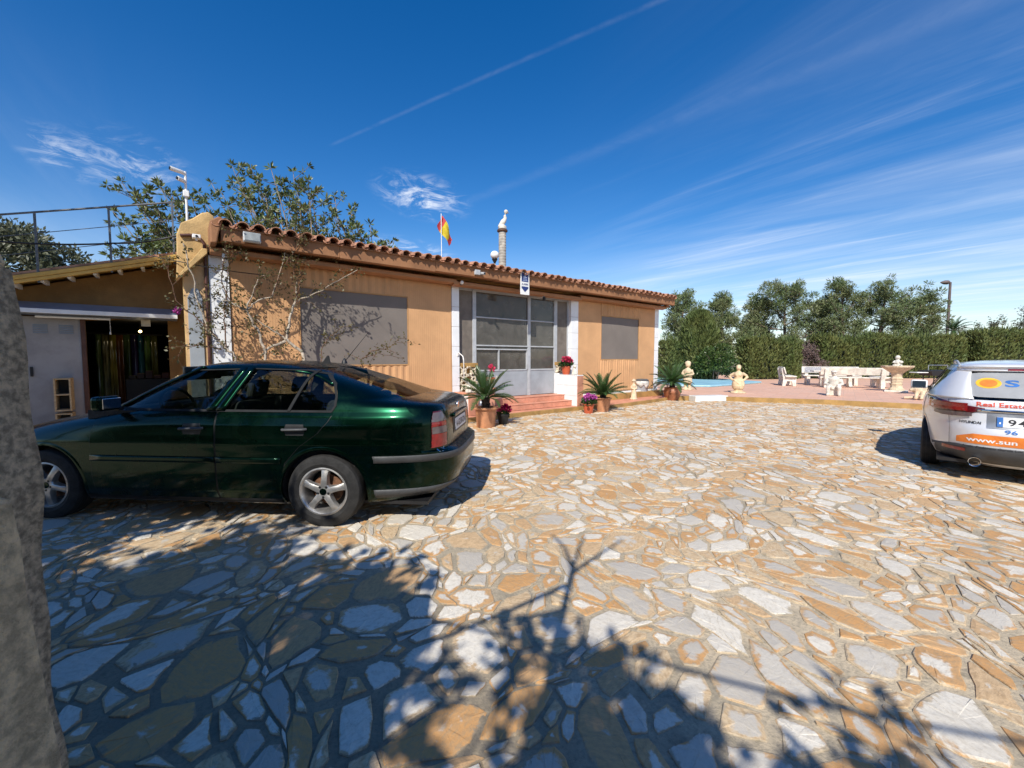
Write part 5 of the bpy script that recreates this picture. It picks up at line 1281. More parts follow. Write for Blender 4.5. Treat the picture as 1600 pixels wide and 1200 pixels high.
# cabin: seats, dashboard, steering wheel, visors, air freshener
for (x, y) in ((.12, .36), (.12, -.36)):
    s = MB(); s.box(-.24, .26, -.25, .25, .36, .56); s.prism([(-.30, .50), (-.14, .50), (-.34, 1.06), (-.45, 1.06)], -.23, .23, 'y'); s.prism([(-.42, 1.08), (-.35, 1.08), (-.39, 1.25), (-.46, 1.25)], -.13, .13, 'y'); s.build('seat', M_seat, oc, loc=(x - .1, y, 0), bevel=.04, seg=3)
s = MB(); s.box(-1.1, -.62, -.66, .66, .36, .58); s.prism([(-1.25, .50), (-1.02, .50), (-1.20, 1.08), (-1.34, 1.08)], -.64, .64, 'y'); s.build('rear_bench', M_seat, oc, bevel=.04, seg=3)
for y in (.36, -.36): MB().prism([(-1.30, 1.09), (-1.22, 1.09), (-1.25, 1.21), (-1.32, 1.21)], -.12, .12, 'y').build('headrest', M_seat, oc, loc=(0, y, 0), bevel=.03, seg=3)
MB().prism([(.92, .6), (.92, .985), (.62, 1.0), (.50, .93), (.55, .6)], -.72, .72, 'y').build('dashboard', M_dark, oc, bevel=.03)
sw = MB(); n = 28
sw.tube([(.18 * .36 * math.cos(2 * math.pi * k / n), .185 * math.sin(2 * math.pi * k / n), .17 * math.cos(2 * math.pi * k / n)) for k in range(n + 1)], .014, 8); sw.tube([(0, -.18, 0), (.02, 0, -.02), (0, .18, 0)], .02, 6); sw.ball((.02, 0, -.02), (.03, .07, .06), 10); sw.build('steering_wheel', M_dark, oc, loc=(.42, .36, .99), smooth=50)
MB().box(-.14, -.12, .12, .58, -.07, .06).build('sun_visor', M_seat, oc, loc=(.30, -.0, 1.32), bevel=.01)
MB().box(-.02, .02, -.12, .12, -.035, .035).build('inside_mirror', M_dark, oc, loc=(.22, 0, 1.30), bevel=.015)
MB().prism([(-.03, -.10), (.03, -.10), (.045, -.02), (.03, .03), (0, .06), (-.03, .03), (-.045, -.02)], -.004, .004, 'y').build('air_freshener', M_dark, oc, loc=(.17, 0, 1.17))
mb = MB(); mb.box(-1.5, .9, -.78, -.74, .5, .99); mb.box(-1.5, .9, .74, .78, .5, .99); mb.box(-1.95, -1.35, -.70, .70, .86, 1.0); mb.build('door_lining', M_seat, cb)

# ---- the silver estate car of the agency
EST = CarShape(
    [(.19, -2.18), (.25, -2.31), (.36, -2.41), (.48, -2.435), (.60, -2.435), (.66, -2.42), (.72, -2.39), (.82, -2.375), (.95, -2.36), (1.0, -2.335), (1.06, -2.285), (1.2, -2.16), (1.34, -2.03), (1.375, -2.02), (1.40, -2.06), (1.425, -2.0), (1.445, -1.7), (1.465, -1.2), (1.472, -.8)],
    [(.19, 2.15), (.4, 2.33), (.6, 2.34), (.7, 2.25), (.8, 1.92), (.9, 1.47), (1.0, .95), (1.2, .5), (1.4, .0), (1.45, -.3), (1.472, -.6)],
    [(.19, .80), (.25, .85), (.36, .89), (.52, .91), (.72, .912), (.78, .918), (.88, .905), (.96, .885), (1.0, .862), (1.06, .835), (1.34, .675), (1.40, .63), (1.425, .58), (1.445, .50), (1.465, .34), (1.472, .2)],
    [(.19, 3.4), (.6, 3.4), (.9, 3.6), (1.1, 4.0), (1.4, 5.0)], [(.19, 3.6), (1.0, 3.6), (1.4, 4.0)])
ea = R(45)
hh = Vector((math.cos(ea), math.sin(ea), 0)); ll_ = Vector((-hh.y, hh.x, 0))
ec = thing('silver_car', 'silver estate car with orange and blue agency lettering on its tail', 'car', Vector((7.56, 6.42, 0)), ea)
zs = [.19, .21, .23, .26, .29, .32, .35, .38, .41, .44, .47, .50, .53, .56, .59, .62, .65, .68, .71, .74, .77, .80, .83, .86, .89, .92, .95, .975, 1.0]
eb = EST.shell(zs, 190, lambda x, y, z: True, (1.385, -1.385), .365, .32); 
cb2 = eb.build('body', M_silver, ec, smooth=32)
mb = MB(); mb.box(-2.2, 2.1, -.74, .74, .20, .24); mb.box(-2.1, -1.78, -.58, .58, .3, .95); mb.box(-1.0, 1.0, -.84, .84, .2, .45); mb.build('floor_pan', M_dark, cb2)
gz_ = [1.0, 1.03, 1.06, 1.1, 1.14, 1.18, 1.22, 1.26, 1.30, 1.34, 1.36, 1.375]
EST.shell(gz_, 150, lambda x, y, z: True).build('window_glass', M_dglass, ec, smooth='all')
r2 = EST.shell([1.345, 1.36, 1.375, 1.39, 1.40, 1.412, 1.425, 1.435, 1.445, 1.455, 1.465, 1.472], 130, lambda x, y, z: True)
r2.v = [(v[0] - (.006 if v[0] < 0 else 0), v[1] * 1.005, v[2] + .004) for v in r2.v]; b0 = len(r2.v); top = EST.outline(1.472, 60)
r2.v += [(x, 0, 1.478) for x, y in top] + [(x, y * 1.005, 1.476) for x, y in top] + [(x, -y * 1.005, 1.476) for x, y in top]; m_ = len(top)
for k in range(m_ - 1): r2.face((b0 + k, b0 + k + 1, b0 + m_ + k + 1, b0 + m_ + k)); r2.face((b0 + k, b0 + 2 * m_ + k, b0 + 2 * m_ + k + 1, b0 + k + 1))
r2.build('roof', M_silver, ec, smooth='all')
M_film = mat('pale_window_film', (.30, .31, .32), .5, .05, 5, .05); M_sun1 = mat('yellow_print', (.80, .45, .03), .5); M_sun2 = mat('orange_print', (.80, .22, .03), .5); M_bluep = mat('blue_print', (.03, .14, .42), .5); M_redp = mat('coral_print', (.72, .10, .05), .5); M_whitep = mat('white_print', (.85, .85, .85), .5)
for sg in (1, -1):
    # D pillar wraps from the flank round the window; side pillars
    EST.patch_side([((-1.55, 1.0), (-2.30, 1.0)), ((-1.70, 1.10), (-2.21, 1.10)), ((-1.82, 1.22), (-2.10, 1.22)), ((-1.90, 1.33), (-2.0, 1.33))], .006, sg, 12, 6).build('rear_pillar', M_silver, ec, smooth='all', solid=.02)
    d = EST.patch_rear(sg * .60, sg * .84, .985, lambda y: max(1.0, 1.36 - max(0, abs(y) - .62) * 1.75), .0055, 12, 14); d.build('tailgate_side', M_silver, ec, smooth='all')
    EST.patch_side([((-.30, 1.0), (-.42, 1.0)), ((-.42, 1.2), (-.52, 1.2)), ((-.52, 1.36), (-.60, 1.36))], .006, sg, 3, 5).build('door_pillar', M_dark, ec, smooth='all', solid=.01)
    EST.patch_side([((.72, 1.0), (.80, 1.0)), ((.3, 1.2), (.42, 1.2)), ((-.1, 1.36), (.02, 1.38))], .006, sg, 3, 5).build('windscreen_pillar', M_silver, ec, smooth='all', solid=.02)
    EST.patch_side([((.80, .99), (.80, 1.012)), ((-1.9, .99), (-1.9, 1.012))], .008, sg, 2, 14).build('belt_moulding', M_chrome, ec, smooth='all')
    for pr_ in ([((.85, .25), (-.42, .25)), ((.88, .6), (-.42, .6)), ((.80, .988), (-.42, .988))], [((-.435, .25), (-1.0, .25)), ((-.435, .5), (-1.04, .5)), ((-.435, .75), (-1.28, .75)), ((-.435, .988), (-1.42, .988))]):
        EST.patch_side(pr_, .004, sg, 20, 10).build('door', M_silver, ec, smooth='all')
    for ax in (1.385, -1.385):
        ar = MB(); n = 26
        for j, (r_, dy) in enumerate(((.36, -.30), (.36, -.01), (.365, .006), (.39, .003))):
            for k in range(n + 1):
                t = R(-18) + R(216) * k / n; x, z = ax + r_ * math.cos(t), .32 + r_ * math.sin(t); z = max(z, .2); ar.v.append((x, sg * (EST.side(x, z) + dy), z))
        for j in range(3):
            for k in range(n): q = (j * (n + 1) + k, j * (n + 1) + k + 1, (j + 1) * (n + 1) + k + 1, (j + 1) * (n + 1) + k); ar.face(q if sg > 0 else q[::-1], 0 if j == 0 else 1)
        ar.build('wheel_arch', [M_dark, M_silver], cb2, smooth=50)
        wheel(ec, (ax, sg * .80, .325), sg, .325, .222, 5, 'x')
    # tail lamp: wide wedge from the tailgate round on to the flank
    def wedge(y0, y1, z0f, z1f, off):
        p_ = MB(); ny, nz = 22, 6
        for j in range(nz + 1):
            for k in range(ny + 1):
                t = k / ny; z = z0f(t) + (z1f(t) - z0f(t)) * j / nz; o_ = EST.outline(z, 300); arc = y0 + (y1 - y0) * t; L = 0; q = o_[0]
                for a, b in zip(o_, o_[1:]):
                    e = math.hypot(b[0] - a[0], b[1] - a[1])
                    if L + e >= arc: u = (arc - L) / e; q = (a[0] + (b[0] - a[0]) * u, a[1] + (b[1] - a[1]) * u); tn = ((b[0] - a[0]) / e, (b[1] - a[1]) / e); break
                    L += e
                p_.v.append((q[0] - tn[1] * off, sg * (q[1] + tn[0] * off), z))
        for j in range(nz):
            for k in range(ny): f = (j * (ny + 1) + k, j * (ny + 1) + k + 1, (j + 1) * (ny + 1) + k + 1, (j + 1) * (ny + 1) + k); p_.face(f if sg < 0 else f[::-1])
        return p_
    tl_ = wedge(.36, 1.18, lambda t: .875 - .09 * min(1, t / .35) + .05 * max(0, t - .6) / .4 * 2.2, lambda t: .905 + .075 * min(1, t * 1.4) + .02 * t, .010).build('tail_lamp', M_redd, ec, smooth='all', solid=.008)
    wedge(.46, .96, lambda t: .80 - .012 * math.sin(3.14 * t), lambda t: .845 - .01 * t, .020).build('lens_band', M_clear, tl_, smooth='all')
    wedge(.50, 1.10, lambda t: .86, lambda t: .955, .020).build('lens_band', M_red, tl_, smooth='all')
    wedge(.70, .706, lambda t: .44, lambda t: .99, .012).build('tailgate_gap', M_dark, cb2)
    rr_ = MB(); rr_.tube([(-1.90, sg * .575, 1.405), (-1.80, sg * .585, 1.435), (-1.2, sg * .585, 1.462), (-.3, sg * .585, 1.462), (.0, sg * .58, 1.415)], .013, 8, flat=1.2); rr_.build('roof_bar', M_dark if sg < 0 else M_lightmetal, ec, smooth=50)
    mm = MB(); mm.box(-.07, .06, 0, .22, -.06, .09); mo = mm.build('wing_mirror', M_white, ec, loc=(.66, sg * .88 - (0 if sg > 0 else .22), 1.03), bevel=.035, seg=3)
    MB().box(-.0765, -.0705, .022, .195, -.042, .070).build('mirror_glass', mat('dark_mirror', (.03, .045, .06), .05), mo, bevel=.004); MB().box(-.02, .04, -.08, .02, -.05, -.01).build('stalk', M_dark, mo)
    EST.patch_rear(sg * .50, sg * .70, lambda y: .365, lambda y: .405, .022, 8, 3).build('reflector', M_red, ec, smooth='all')
    MB().lathe([(.055, 0), (.05, .002), (.05, .12)], 16, axis='x', cap=False).build('tailpipe', M_chrome, ec, loc=(-2.42, sg * .42, .26), smooth=40)
EST.patch_rear(.80, -.80, lambda y: .235, lambda y: .395 + .05 * min(1, max(0, (.8 - abs(y)) / .18)) - .0, .014, 30, 6).build('lower_bumper', M_trim, ec, smooth='all', solid=.012)
EST.patch_rear(.60, -.60, lambda y: 1.035 + .10 * max(0, abs(y) - .45) / .15, lambda y: 1.335 - .06 * (abs(y) / .6) ** 4, .0085, 26, 10).build('window_film', M_film, ec, smooth='all')
EST.patch_rear(.60, -.60, 1.345, 1.395, .045, 26, 4).build('roof_spoiler', M_silver, ec, smooth='all', solid=.03)
EST.patch_rear(.18, -.18, 1.353, 1.372, .049, 8, 2).build('brake_lamp', M_red, ec)
EST.patch_rear(.42, -.42, .865, .895, .020, 18, 3).build('plate_garnish', M_chrome, ec, smooth='all', solid=.015)
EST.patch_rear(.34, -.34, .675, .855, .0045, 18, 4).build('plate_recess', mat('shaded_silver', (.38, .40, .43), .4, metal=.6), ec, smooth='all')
pl2 = EST.patch_rear(.262, -.262, .70, .815, .013, 16, 3).build('number_plate', M_plate, ec, solid=.004)
EST.patch_rear(.262, .215, .702, .813, .0165, 4, 3).build('plate_band', M_bluep, pl2); project_text('9', EST, .175, .115, .72, .075, M_ink, pl2, bold=.012, off=.0175); project_text('4', EST, .10, .04, .72, .075, M_ink, pl2, bold=.012, off=.0175)
EST.patch_rear(.245, .232, .735, .755, .018, 2, 2).build('plate_mark', M_whitep, pl2)
def ellipse(cy, cz, ry, rz2, m, off, name):
    mb = MB(); n = 36; mb.v.append((EST.rear(cy, cz) - off, cy, cz))
    for k in range(n): t = 2 * math.pi * k / n; y, z = cy + ry * math.cos(t), cz + rz2 * math.sin(t); mb.v.append((EST.rear(y, z) - off, y, z))
    for k in range(n): mb.face((0, 1 + (k + 1) % n, 1 + k))
    return mb.build(name, m, ec)
ellipse(.335, 1.20, .105, .062, M_sun1, .0105, 'sun_emblem'); ellipse(.335, 1.20, .072, .044, M_sun2, .012, 'sun_emblem')
project_text('S', EST, .205, .09, 1.165, .075, M_bluep, ec, bold=.03, off=.011)
project_text('Real Estate', EST, .43, .035, .928, .052, M_redp, ec, bold=.02, off=.006, slope=0)
project_text('HYUNDAI', EST, .56, .385, .712, .032, M_ink, ec, bold=.02, off=.006)
EST.patch_rear(.58, -.58, lambda y: .475 - .0 * y, lambda y: .595 - .05 * max(0, (abs(y) - .45) / .13), .0055, 26, 5).build('orange_stripe', M_sun2, ec, smooth='all')
project_text('www.sun', EST, .50, .10, .505, .052, M_whitep, ec, bold=.02, off=.0085)
project_text('96', EST, .20, .10, .625, .045, M_bluep, ec, bold=.02, off=.006)
project_text('Avda. Federico García Lor', EST, .53, .05, .428, .026, M_ink, ec, bold=.01, off=.018)
# ------------------------------------------------------------------ terrace furniture and statues
def face_cam(p): return math.atan2(-p.y, -p.x) + R(90)      # local -y looks at the camera
def gt(px, py): return G(px, py, tz + .002)
p = gt(1153, 614)
wm = thing('woman_statue', 'cream stone figure of a woman with hands on her hips at the terrace edge', 'statue', p, face_cam(p)); wm.scale = (.92,) * 3
mb = MB(); mb.lathe([(0, 0), (.30, 0), (.30, .04), (.26, .07), (.0, .08)], 24)
mb.lathe([(.0, .06), (.17, .08), (.16, .13), (.22, .20), (.25, .32), (.235, .45), (.19, .55), (.155, .62), (.165, .70), (.19, .78), (.17, .85), (.10, .90), (.055, .93), (.05, .98), (0, .98)], 22)
mb.ball((0, -.01, 1.07), (.095, .105, .125), 16); mb.ball((0, .02, 1.10), (.105, .10, .11), 14); mb.tube([(0, -.11, 1.06), (0, -.125, 1.04)], [.018, .014], 6)
for s in (-1, 1): mb.tube([(s * .15, 0, .84), (s * .31, .02, .73), (s * .34, .0, .69), (s * .24, -.06, .58), (s * .18, -.09, .54)], [.06, .055, .055, .05, .045], 10); mb.ball((s * .07, -.14, .76), (.06, .05, .055), 10)
mb.tube([(-.17, -.12, .58), (0, -.24, .42), (.2, -.14, .30)], [.025, .035, .03], 8)
figure(mb, 'body', mat('ochre_cream_stone', (.68, .53, .33), .85, .12, 7, .35, 60, dirt=.3), wm, .016)
MB().lathe([(.30, 0), (.31, .02), (.30, .045)], 24, cap=False).build('base_rim', M_statue, wm)
p = gt(1074, 609)
cs = thing('child_statue', 'cream stone figure of a standing child behind the terrace cycad', 'statue', p, face_cam(p))
mb = MB(); mb.lathe([(0, 0), (.24, 0), (.24, .05), (.2, .08), (0, .09)], 20)
for s in (-1, 1): mb.tube([(s * .08, 0, .07), (s * .085, 0, .28), (s * .09, .0, .50)], [.06, .075, .10], 10); mb.tube([(s * .15, 0, .86), (s * .22, -.03, .70), (s * .13, -.14, .58)], [.055, .05, .04], 8)
mb.lathe([(.0, .42), (.16, .45), (.17, .55), (.15, .68), (.165, .82), (.12, .90), (.055, .94), (.05, .98), (0, .98)], 16); mb.ball((0, -.01, 1.09), (.115, .12, .135), 14); mb.ball((0, .02, 1.14), (.13, .125, .11), 12)
mb.lathe([(.19, .30), (.20, .32), (.16, .50), (0, .52)], 16)
figure(mb, 'body', M_statue, cs, .016)
p = gt(1302, 618)
st_ = thing('seated_statue', 'pale stone figure of a seated man in a cap at the terrace edge', 'statue', p, face_cam(p))
mb = MB(); mb.box(-.17, .17, -.02, .26, 0, .22)
for s in (-1, 1): mb.tube([(s * .10, .10, .28), (s * .15, -.18, .33), (s * .16, -.20, .30), (s * .16, -.20, .06), (s * .17, -.28, .035)], [.085, .075, .07, .055, .045], 10); mb.tube([(s * .19, .08, .58), (s * .25, -.04, .42), (s * .10, -.20, .38)], [.065, .055, .045], 10)
mb.lathe([(0, .20), (.17, .22), (.16, .35), (.18, .50), (.19, .60), (.12, .67), (.06, .70), (.055, .74), (0, .74)], 16, (0, .10, 0)); mb.ball((0, .06, .80), (.085, .095, .105), 14); mb.lathe([(.10, .84), (.105, .86), (.09, .90), (0, .92)], 14, (0, .06, 0)); mb.box(-.07, .07, -.09, .02, .845, .86); mb.tube([(0, -.03, .80), (0, -.05, .78)], [.02, .016], 6)
figure(mb, 'body', M_statuewhite, st_, .014)
p = gt(1441, 625)
rc = thing('figure_statue', 'low cream stone crouching animal figure beside the silver car mirror', 'statue', p, face_cam(p))
mb = MB(); mb.ball((.12, .12, .30), (.30, .18, .19), 14); mb.ball((-.16, .0, .36), (.14, .13, .14), 12); mb.tube([(-.24, -.06, .34), (-.31, -.10, .31)], [.06, .045], 8)
for (x, y) in ((-.12, -.1), (.02, -.12), (.28, .0), (.34, .18)): mb.tube([(x, y + .08, .28), (x - .03, y, .12), (x - .04, y - .04, .03)], [.07, .05, .05], 8)
for s in (-1, 1): mb.tube([(-.14 + s * .07, .04, .46), (-.15 + s * .10, .05, .54)], [.04, .015], 6)
mb.tube([(-.45, -.05, .05), (-.25, -.02, .07), (.0, -.0, .06)], [.04, .05, .05], 8)
figure(mb, 'body', M_statue, rc, .016)
p = gt(1400, 612)
fn_ = thing('fountain', 'cream stone pedestal fountain with a small cherub on its wide bowl', 'fountain', p, face_cam(p))
fk = 1.08
MB().box(-.36, .36, -.36, .36, 0, .06).build('plinth', M_concrete, fn_, bevel=.012)
MB().lathe([(0, .06), (.26, .06), (.26, .10), (.20, .16), (.185, .20), (.18, .28), (.20, .30), (.20, .325), (.17, .34), (.185, .42), (.18, .50), (.20, .52), (.20, .55), (.165, .58), (.17, .70), (.20, .76), (0, .76)], 8).build('shaft', M_statue, fn_, smooth=25)
MB().lathe([(0, .74), (.19, .75), (.27, .82), (.50, .99), (.515, 1.02), (.515, 1.055), (.47, 1.055), (.42, 1.0), (0, .95)], 8).build('bowl', M_statue, fn_, smooth=25)
mb = MB(); mb.ball((0, .0, 1.02), (.14, .13, .08), 12); mb.lathe([(0, 1.02), (.10, 1.05), (.105, 1.15), (.09, 1.25), (.05, 1.30), (0, 1.31)], 14); mb.ball((.0, -.01, 1.385), (.085, .085, .09), 12)
for s in (-1, 1): mb.tube([(s * .08, 0, 1.25), (s * .14, -.06, 1.18), (s * .05 + .05, -.12, 1.17)], [.035, .03, .028], 8); mb.tube([(s * .06, -.02, 1.06), (s * .12, -.13, 1.07), (s * .11, -.16, .98)], [.05, .042, .03], 8)
mb.ball((.11, -.08, 1.20), (.07, .05, .06), 10)
figure(mb, 'cherub', M_statuewhite, fn_, .013)
# concrete table set: two benches and a table on trestle legs
def bench(loc, rz, lb, L=1.7):
    t = thing('garden_bench', lb, 'bench', loc, rz, 'white concrete benches round the garden table')
    for x in (-L / 2 + .22, L / 2 - .22):
        MB().prism([(-.30, 0), (-.16, 0), (-.12, .24), (.08, .24), (.14, 0), (.28, 0), (.24, .30), (.26, .44), (.33, .86), (.24, .88), (.17, .50), (-.26, .44), (-.30, .40)], x - .075, x + .075, 'x').build('leg', M_concrete, t, bevel=.012)
    MB().box(-L / 2, L / 2, -.30, .16, .445, .50).build('seat', M_concrete, t, bevel=.012)
    MB().prism([(.13, .60), (.18, .59), (.27, .92), (.22, .93)], -L / 2, L / 2, 'x').build('backrest', M_concrete, t, bevel=.012)
    MB().prism([(.118, .635), (.128, .632), (.205, .895), (.195, .90)], -L / 2 + .12, L / 2 - .12, 'x').build('mosaic_panel', mat('grey_mosaic', (.36, .36, .38), .7, .3, 40, .4), t)
    return t
ang = R(-24)
def tp(px, py): return gt(px, py)
c_ = gt(1303, 604)
bench(c_ + Vector((.1, -.95, 0)), ang + R(180), 'white concrete bench with its back to the courtyard, nearest the terrace edge', 2.5)
bench(c_ + Vector((-1.7, .9, 0)), ang + R(90), 'white concrete bench at the left end of the garden table', 1.6)
bench(c_ + Vector((.75, 1.25, 0)), ang, 'white concrete bench on the far side of the garden table', 2.4)
bench(c_ + Vector((1.85, -.55, 0)), ang - R(90), 'white concrete bench at the right end of the garden table', 1.5)
gt_ = thing('garden_table', 'white concrete garden table standing between the benches', 'table', c_ + Vector((.2, .2, 0)), ang)
MB().box(-.95, .95, -.40, .40, .70, .76).build('table_top', M_concrete, gt_, bevel=.015)
for x in (-.55, .55): MB().prism([(-.28, 0), (.28, 0), (.16, .20), (.16, .50), (.30, .70), (-.30, .70), (-.16, .50), (-.16, .20)], x - .07, x + .07, 'x').build('leg', M_concrete, gt_, bevel=.012)
# marble step block at the terrace kerb
a, b = G(1087, 628), G(1138, 627); d = (b - a).normalized(); 
mk = thing('marble_block', 'white marble block set as a step against the terrace kerb', 'step', (a + b) / 2, math.atan2(d.y, d.x)); w_ = (b - a).length
M_marble = mat('veined_marble', (.80, .78, .74), .35, .06, 3, .05, dirt=.1)
MB().box(-w_ / 2, w_ / 2, 0, .42, .0, .20).build('block', M_marble, mk, bevel=.02)
mb = MB(); mb.box(-w_ / 2 + .09, w_ / 2 - .09, -.012, .02, .018, .03); mb.box(-w_ / 2 + .09, w_ / 2 - .09, -.012, .02, .125, .137); mb.box(-w_ / 2 + .09, -w_ / 2 + .102, -.012, .02, .03, .125); mb.box(w_ / 2 - .102, w_ / 2 - .09, -.012, .02, .03, .125); mb.build('moulding', M_marble, mk, bevel=.003)
# light blue pool under its cover, sunk in the terrace
M_pool = mat('light_blue_pool_cover', (.30, .55, .66), .5, .08, 1.2, .2, 3)
pc = [gt(1020, 599), gt(1063, 604), gt(1110, 605), gt(1150, 602), gt(1190, 598.5), gt(1130, 594.0), gt(1090, 592.4), gt(1020, 591.5)]
mb = MB(); mb.prism([(q.x - pc[0].x, q.y - pc[0].y) for q in pc], .004, .09, 'z'); po = mb.build('pool_cover', M_pool, loc=pc[0], bevel=.02); tag(po, 'light blue cover spread over the pool behind the statues', 'pool cover')
# dark parasol base / barbecue by the hedge behind the silver car
bq = thing('barbecue', 'small dark metal barbecue with a pale shelf by the hedge', 'barbecue', at(1462, 600, 15.5) * 1, 0); bq.location.z = tz
for (x, y) in ((-.3, -.2), (.3, -.2), (-.3, .2), (.3, .2)): MB().tube([(x, y, 0), (x * .9, y, .75)], .018, 8).build('leg', M_dark, bq)
MB().prism([(-.38, .72), (.38, .72), (.46, .92), (-.46, .92)], -.26, .26, 'y').build('fire_box', M_dark, bq, bevel=.01); MB().box(-.85, -.44, -.16, .16, .82, .85).build('shelf', M_white, bq, bevel=.008)
MB().tube([(-.3, 0, 1.1), (.4, 0, 1.1)], .014, 8).build('handle', M_steel, bq)
for x in (-.3, .4): MB().tube([(x, 0, .9), (x, 0, 1.1)], .012, 6).build('bracket', M_steel, bq)

# ------------------------------------------------------------------ hedge and trees
M_cyp = mat('cypress_spray', (.115, .165, .045), .6, .3, .8, col2=(.19, .21, .06), island=.7, trans=.15, space='World')
M_cypd = mat('dark_cypress_fill', (.012, .018, .008), .95, .3, 3, space='World')  # near black filling added inside the foliage to block light between the sprays
M_pine = mat('pine_needles', (.145, .205, .078), .55, .3, .5, col2=(.23, .245, .105), island=.45, trans=.15, space='World')
M_pinebk = mat('pine_bark', (.22, .16, .12), .9, .25, 8, .6, 30)
M_citrus = mat('citrus_leaf', (.065, .13, .028), .4, .3, 2, col2=(.13, .18, .05), island=.6, trans=.25, space='World')
M_olive = mat('olive_leaf', (.095, .11, .058), .5, .3, 1, col2=(.15, .155, .09), island=.6, trans=.2, space='World')
M_dry = mat('dry_mauve_twig', (.17, .12, .11), .9, .25, 5)
def hedge(a, b, h, th, label, dens=330, seed=0, ragged=.14, z0=.0, wav=.18):
    a, b = Vector((*a, 0)), Vector((*b, 0)); L = (b - a).length; d = (b - a) / L; n = Vector((d.y, -d.x, 0)); rs = np.random.default_rng(100 + seed)
    t = thing('cypress_hedge', label, 'hedge', (a + b) / 2, 0, 'clipped cypress hedges behind the terrace'); o = Vector(t.location)
    ph = rs.uniform(0, 6, 6)
    def hh_(x): return h + wav * (.5 * math.sin(x * 1.3 + ph[0]) + .35 * math.sin(x * 3.1 + ph[1]) + .3 * math.sin(x * 6.7 + ph[2]))
    mb = MB(); m_ = int(L / .4) + 2
    def core(u, v):
        x = u * L; ang_ = v * math.pi; q = a + d * x + n * (math.cos(ang_) * (th - .18)) - o; z = z0 + min(1, math.sin(ang_) * 1.6) * (hh_(x) - .22)
        return (q.x + rs.normal() * .05, q.y + rs.normal() * .05, z + rs.normal() * .04)
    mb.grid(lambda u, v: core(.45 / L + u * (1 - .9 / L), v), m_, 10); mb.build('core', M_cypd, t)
    for i in range(max(2, int(L / 1.1))):
        x = (i + .5) * L / max(2, int(L / 1.1)) + rs.uniform(-.2, .2); q = a + d * x - o; mb2 = MB(); mb2.tube([(q.x, q.y, 0), (q.x + .03, q.y, h * .5), (q.x, q.y, h * .8)], [.05, .035, .015], 6); mb2.build('trunk', M_bark, t)
    N_ = int(dens * L * (h + th)); u = rs.uniform(0, L, N_); face = rs.random(N_); P = np.zeros((N_, 3)); D = np.zeros((N_, 3)); hs = np.array([hh_(x) for x in u])
    top = face < .26; side = ~top; sgn = np.where(rs.random(N_) < .82, 1, -1)
    # the flank bulges plant by plant
    bul = .13 * np.abs(np.sin(u * 2.2 + ph[3])) + .07 * np.sin(u * 5.3 + ph[4])
    v = np.where(top, rs.uniform(-1, 1, N_), sgn * (1 - .25 * rs.random(N_) ** 2)); zf = np.where(top, 1 - .1 * rs.random(N_) ** 2, rs.random(N_) ** .85)
    lat = v * (th - .12 + bul * np.where(side, 1, .4)) * np.where(zf > .85, 1 - (zf - .85) * 1.2, 1)
    P[:, 0] = a.x + d.x * u + n.x * lat - o.x; P[:, 1] = a.y + d.y * u + n.y * lat - o.y; P[:, 2] = z0 + .12 + zf * (hs - .2) + rs.normal(size=N_) * .03
    D[:, 0] = n.x * v * .55; D[:, 1] = n.y * v * .55; D[:, 2] = 1.0; D += rs.normal(size=(N_, 3)) * .33
    ne = int(dens * 1.6 * h * th * 2); v2 = rs.uniform(-1, 1, ne * 2); z2 = rs.random(ne * 2); u2 = np.concatenate([rs.uniform(.0, .45, ne), L - rs.uniform(.0, .45, ne)]); e2 = np.concatenate([np.full(ne, -1.), np.full(ne, 1.)])
    PE = np.stack([a.x + d.x * u2 + n.x * v2 * (th - .1) - o.x, a.y + d.y * u2 + n.y * v2 * (th - .1) - o.y, z0 + .12 + z2 * (h - .2)], 1); DE = np.stack([d.x * e2 * .5, d.y * e2 * .5, np.ones(ne * 2)], 1) + rs.normal(size=(ne * 2, 3)) * .33
    Lv = Leaves(); Lv.add(PE, DE, .24, .042, rs=rs); Lv.add(P, D, .24, .042, rs=rs); k = top & (rs.random(N_) < .12); Lv.add(P[k], D[k] * np.array([.3, .3, 1]), .24 + ragged * 2, .03, rs=rs); Lv.build('foliage', M_cyp, t)
    return t
hedge((9.6, 27.0), (12.6, 27.4), 2.6, .7, 'dark cypress hedge just right of the house corner', seed=1, ragged=.3, wav=.5)
hedge((15.0, 27.6), (18.8, 28.2), 2.75, .7, 'short cypress hedge between the round shrub and the gap', seed=2)
hedge((20.4, 28.6), (31.0, 29.6), 2.92, .8, 'long clipped cypress hedge behind the garden table', dens=300, seed=3, wav=.26)
hedge((31.5, 29.2), (37.5, 30.0), 3.35, .8, 'taller cypress hedge at the right edge above the silver car', dens=260, seed=4, wav=.25)
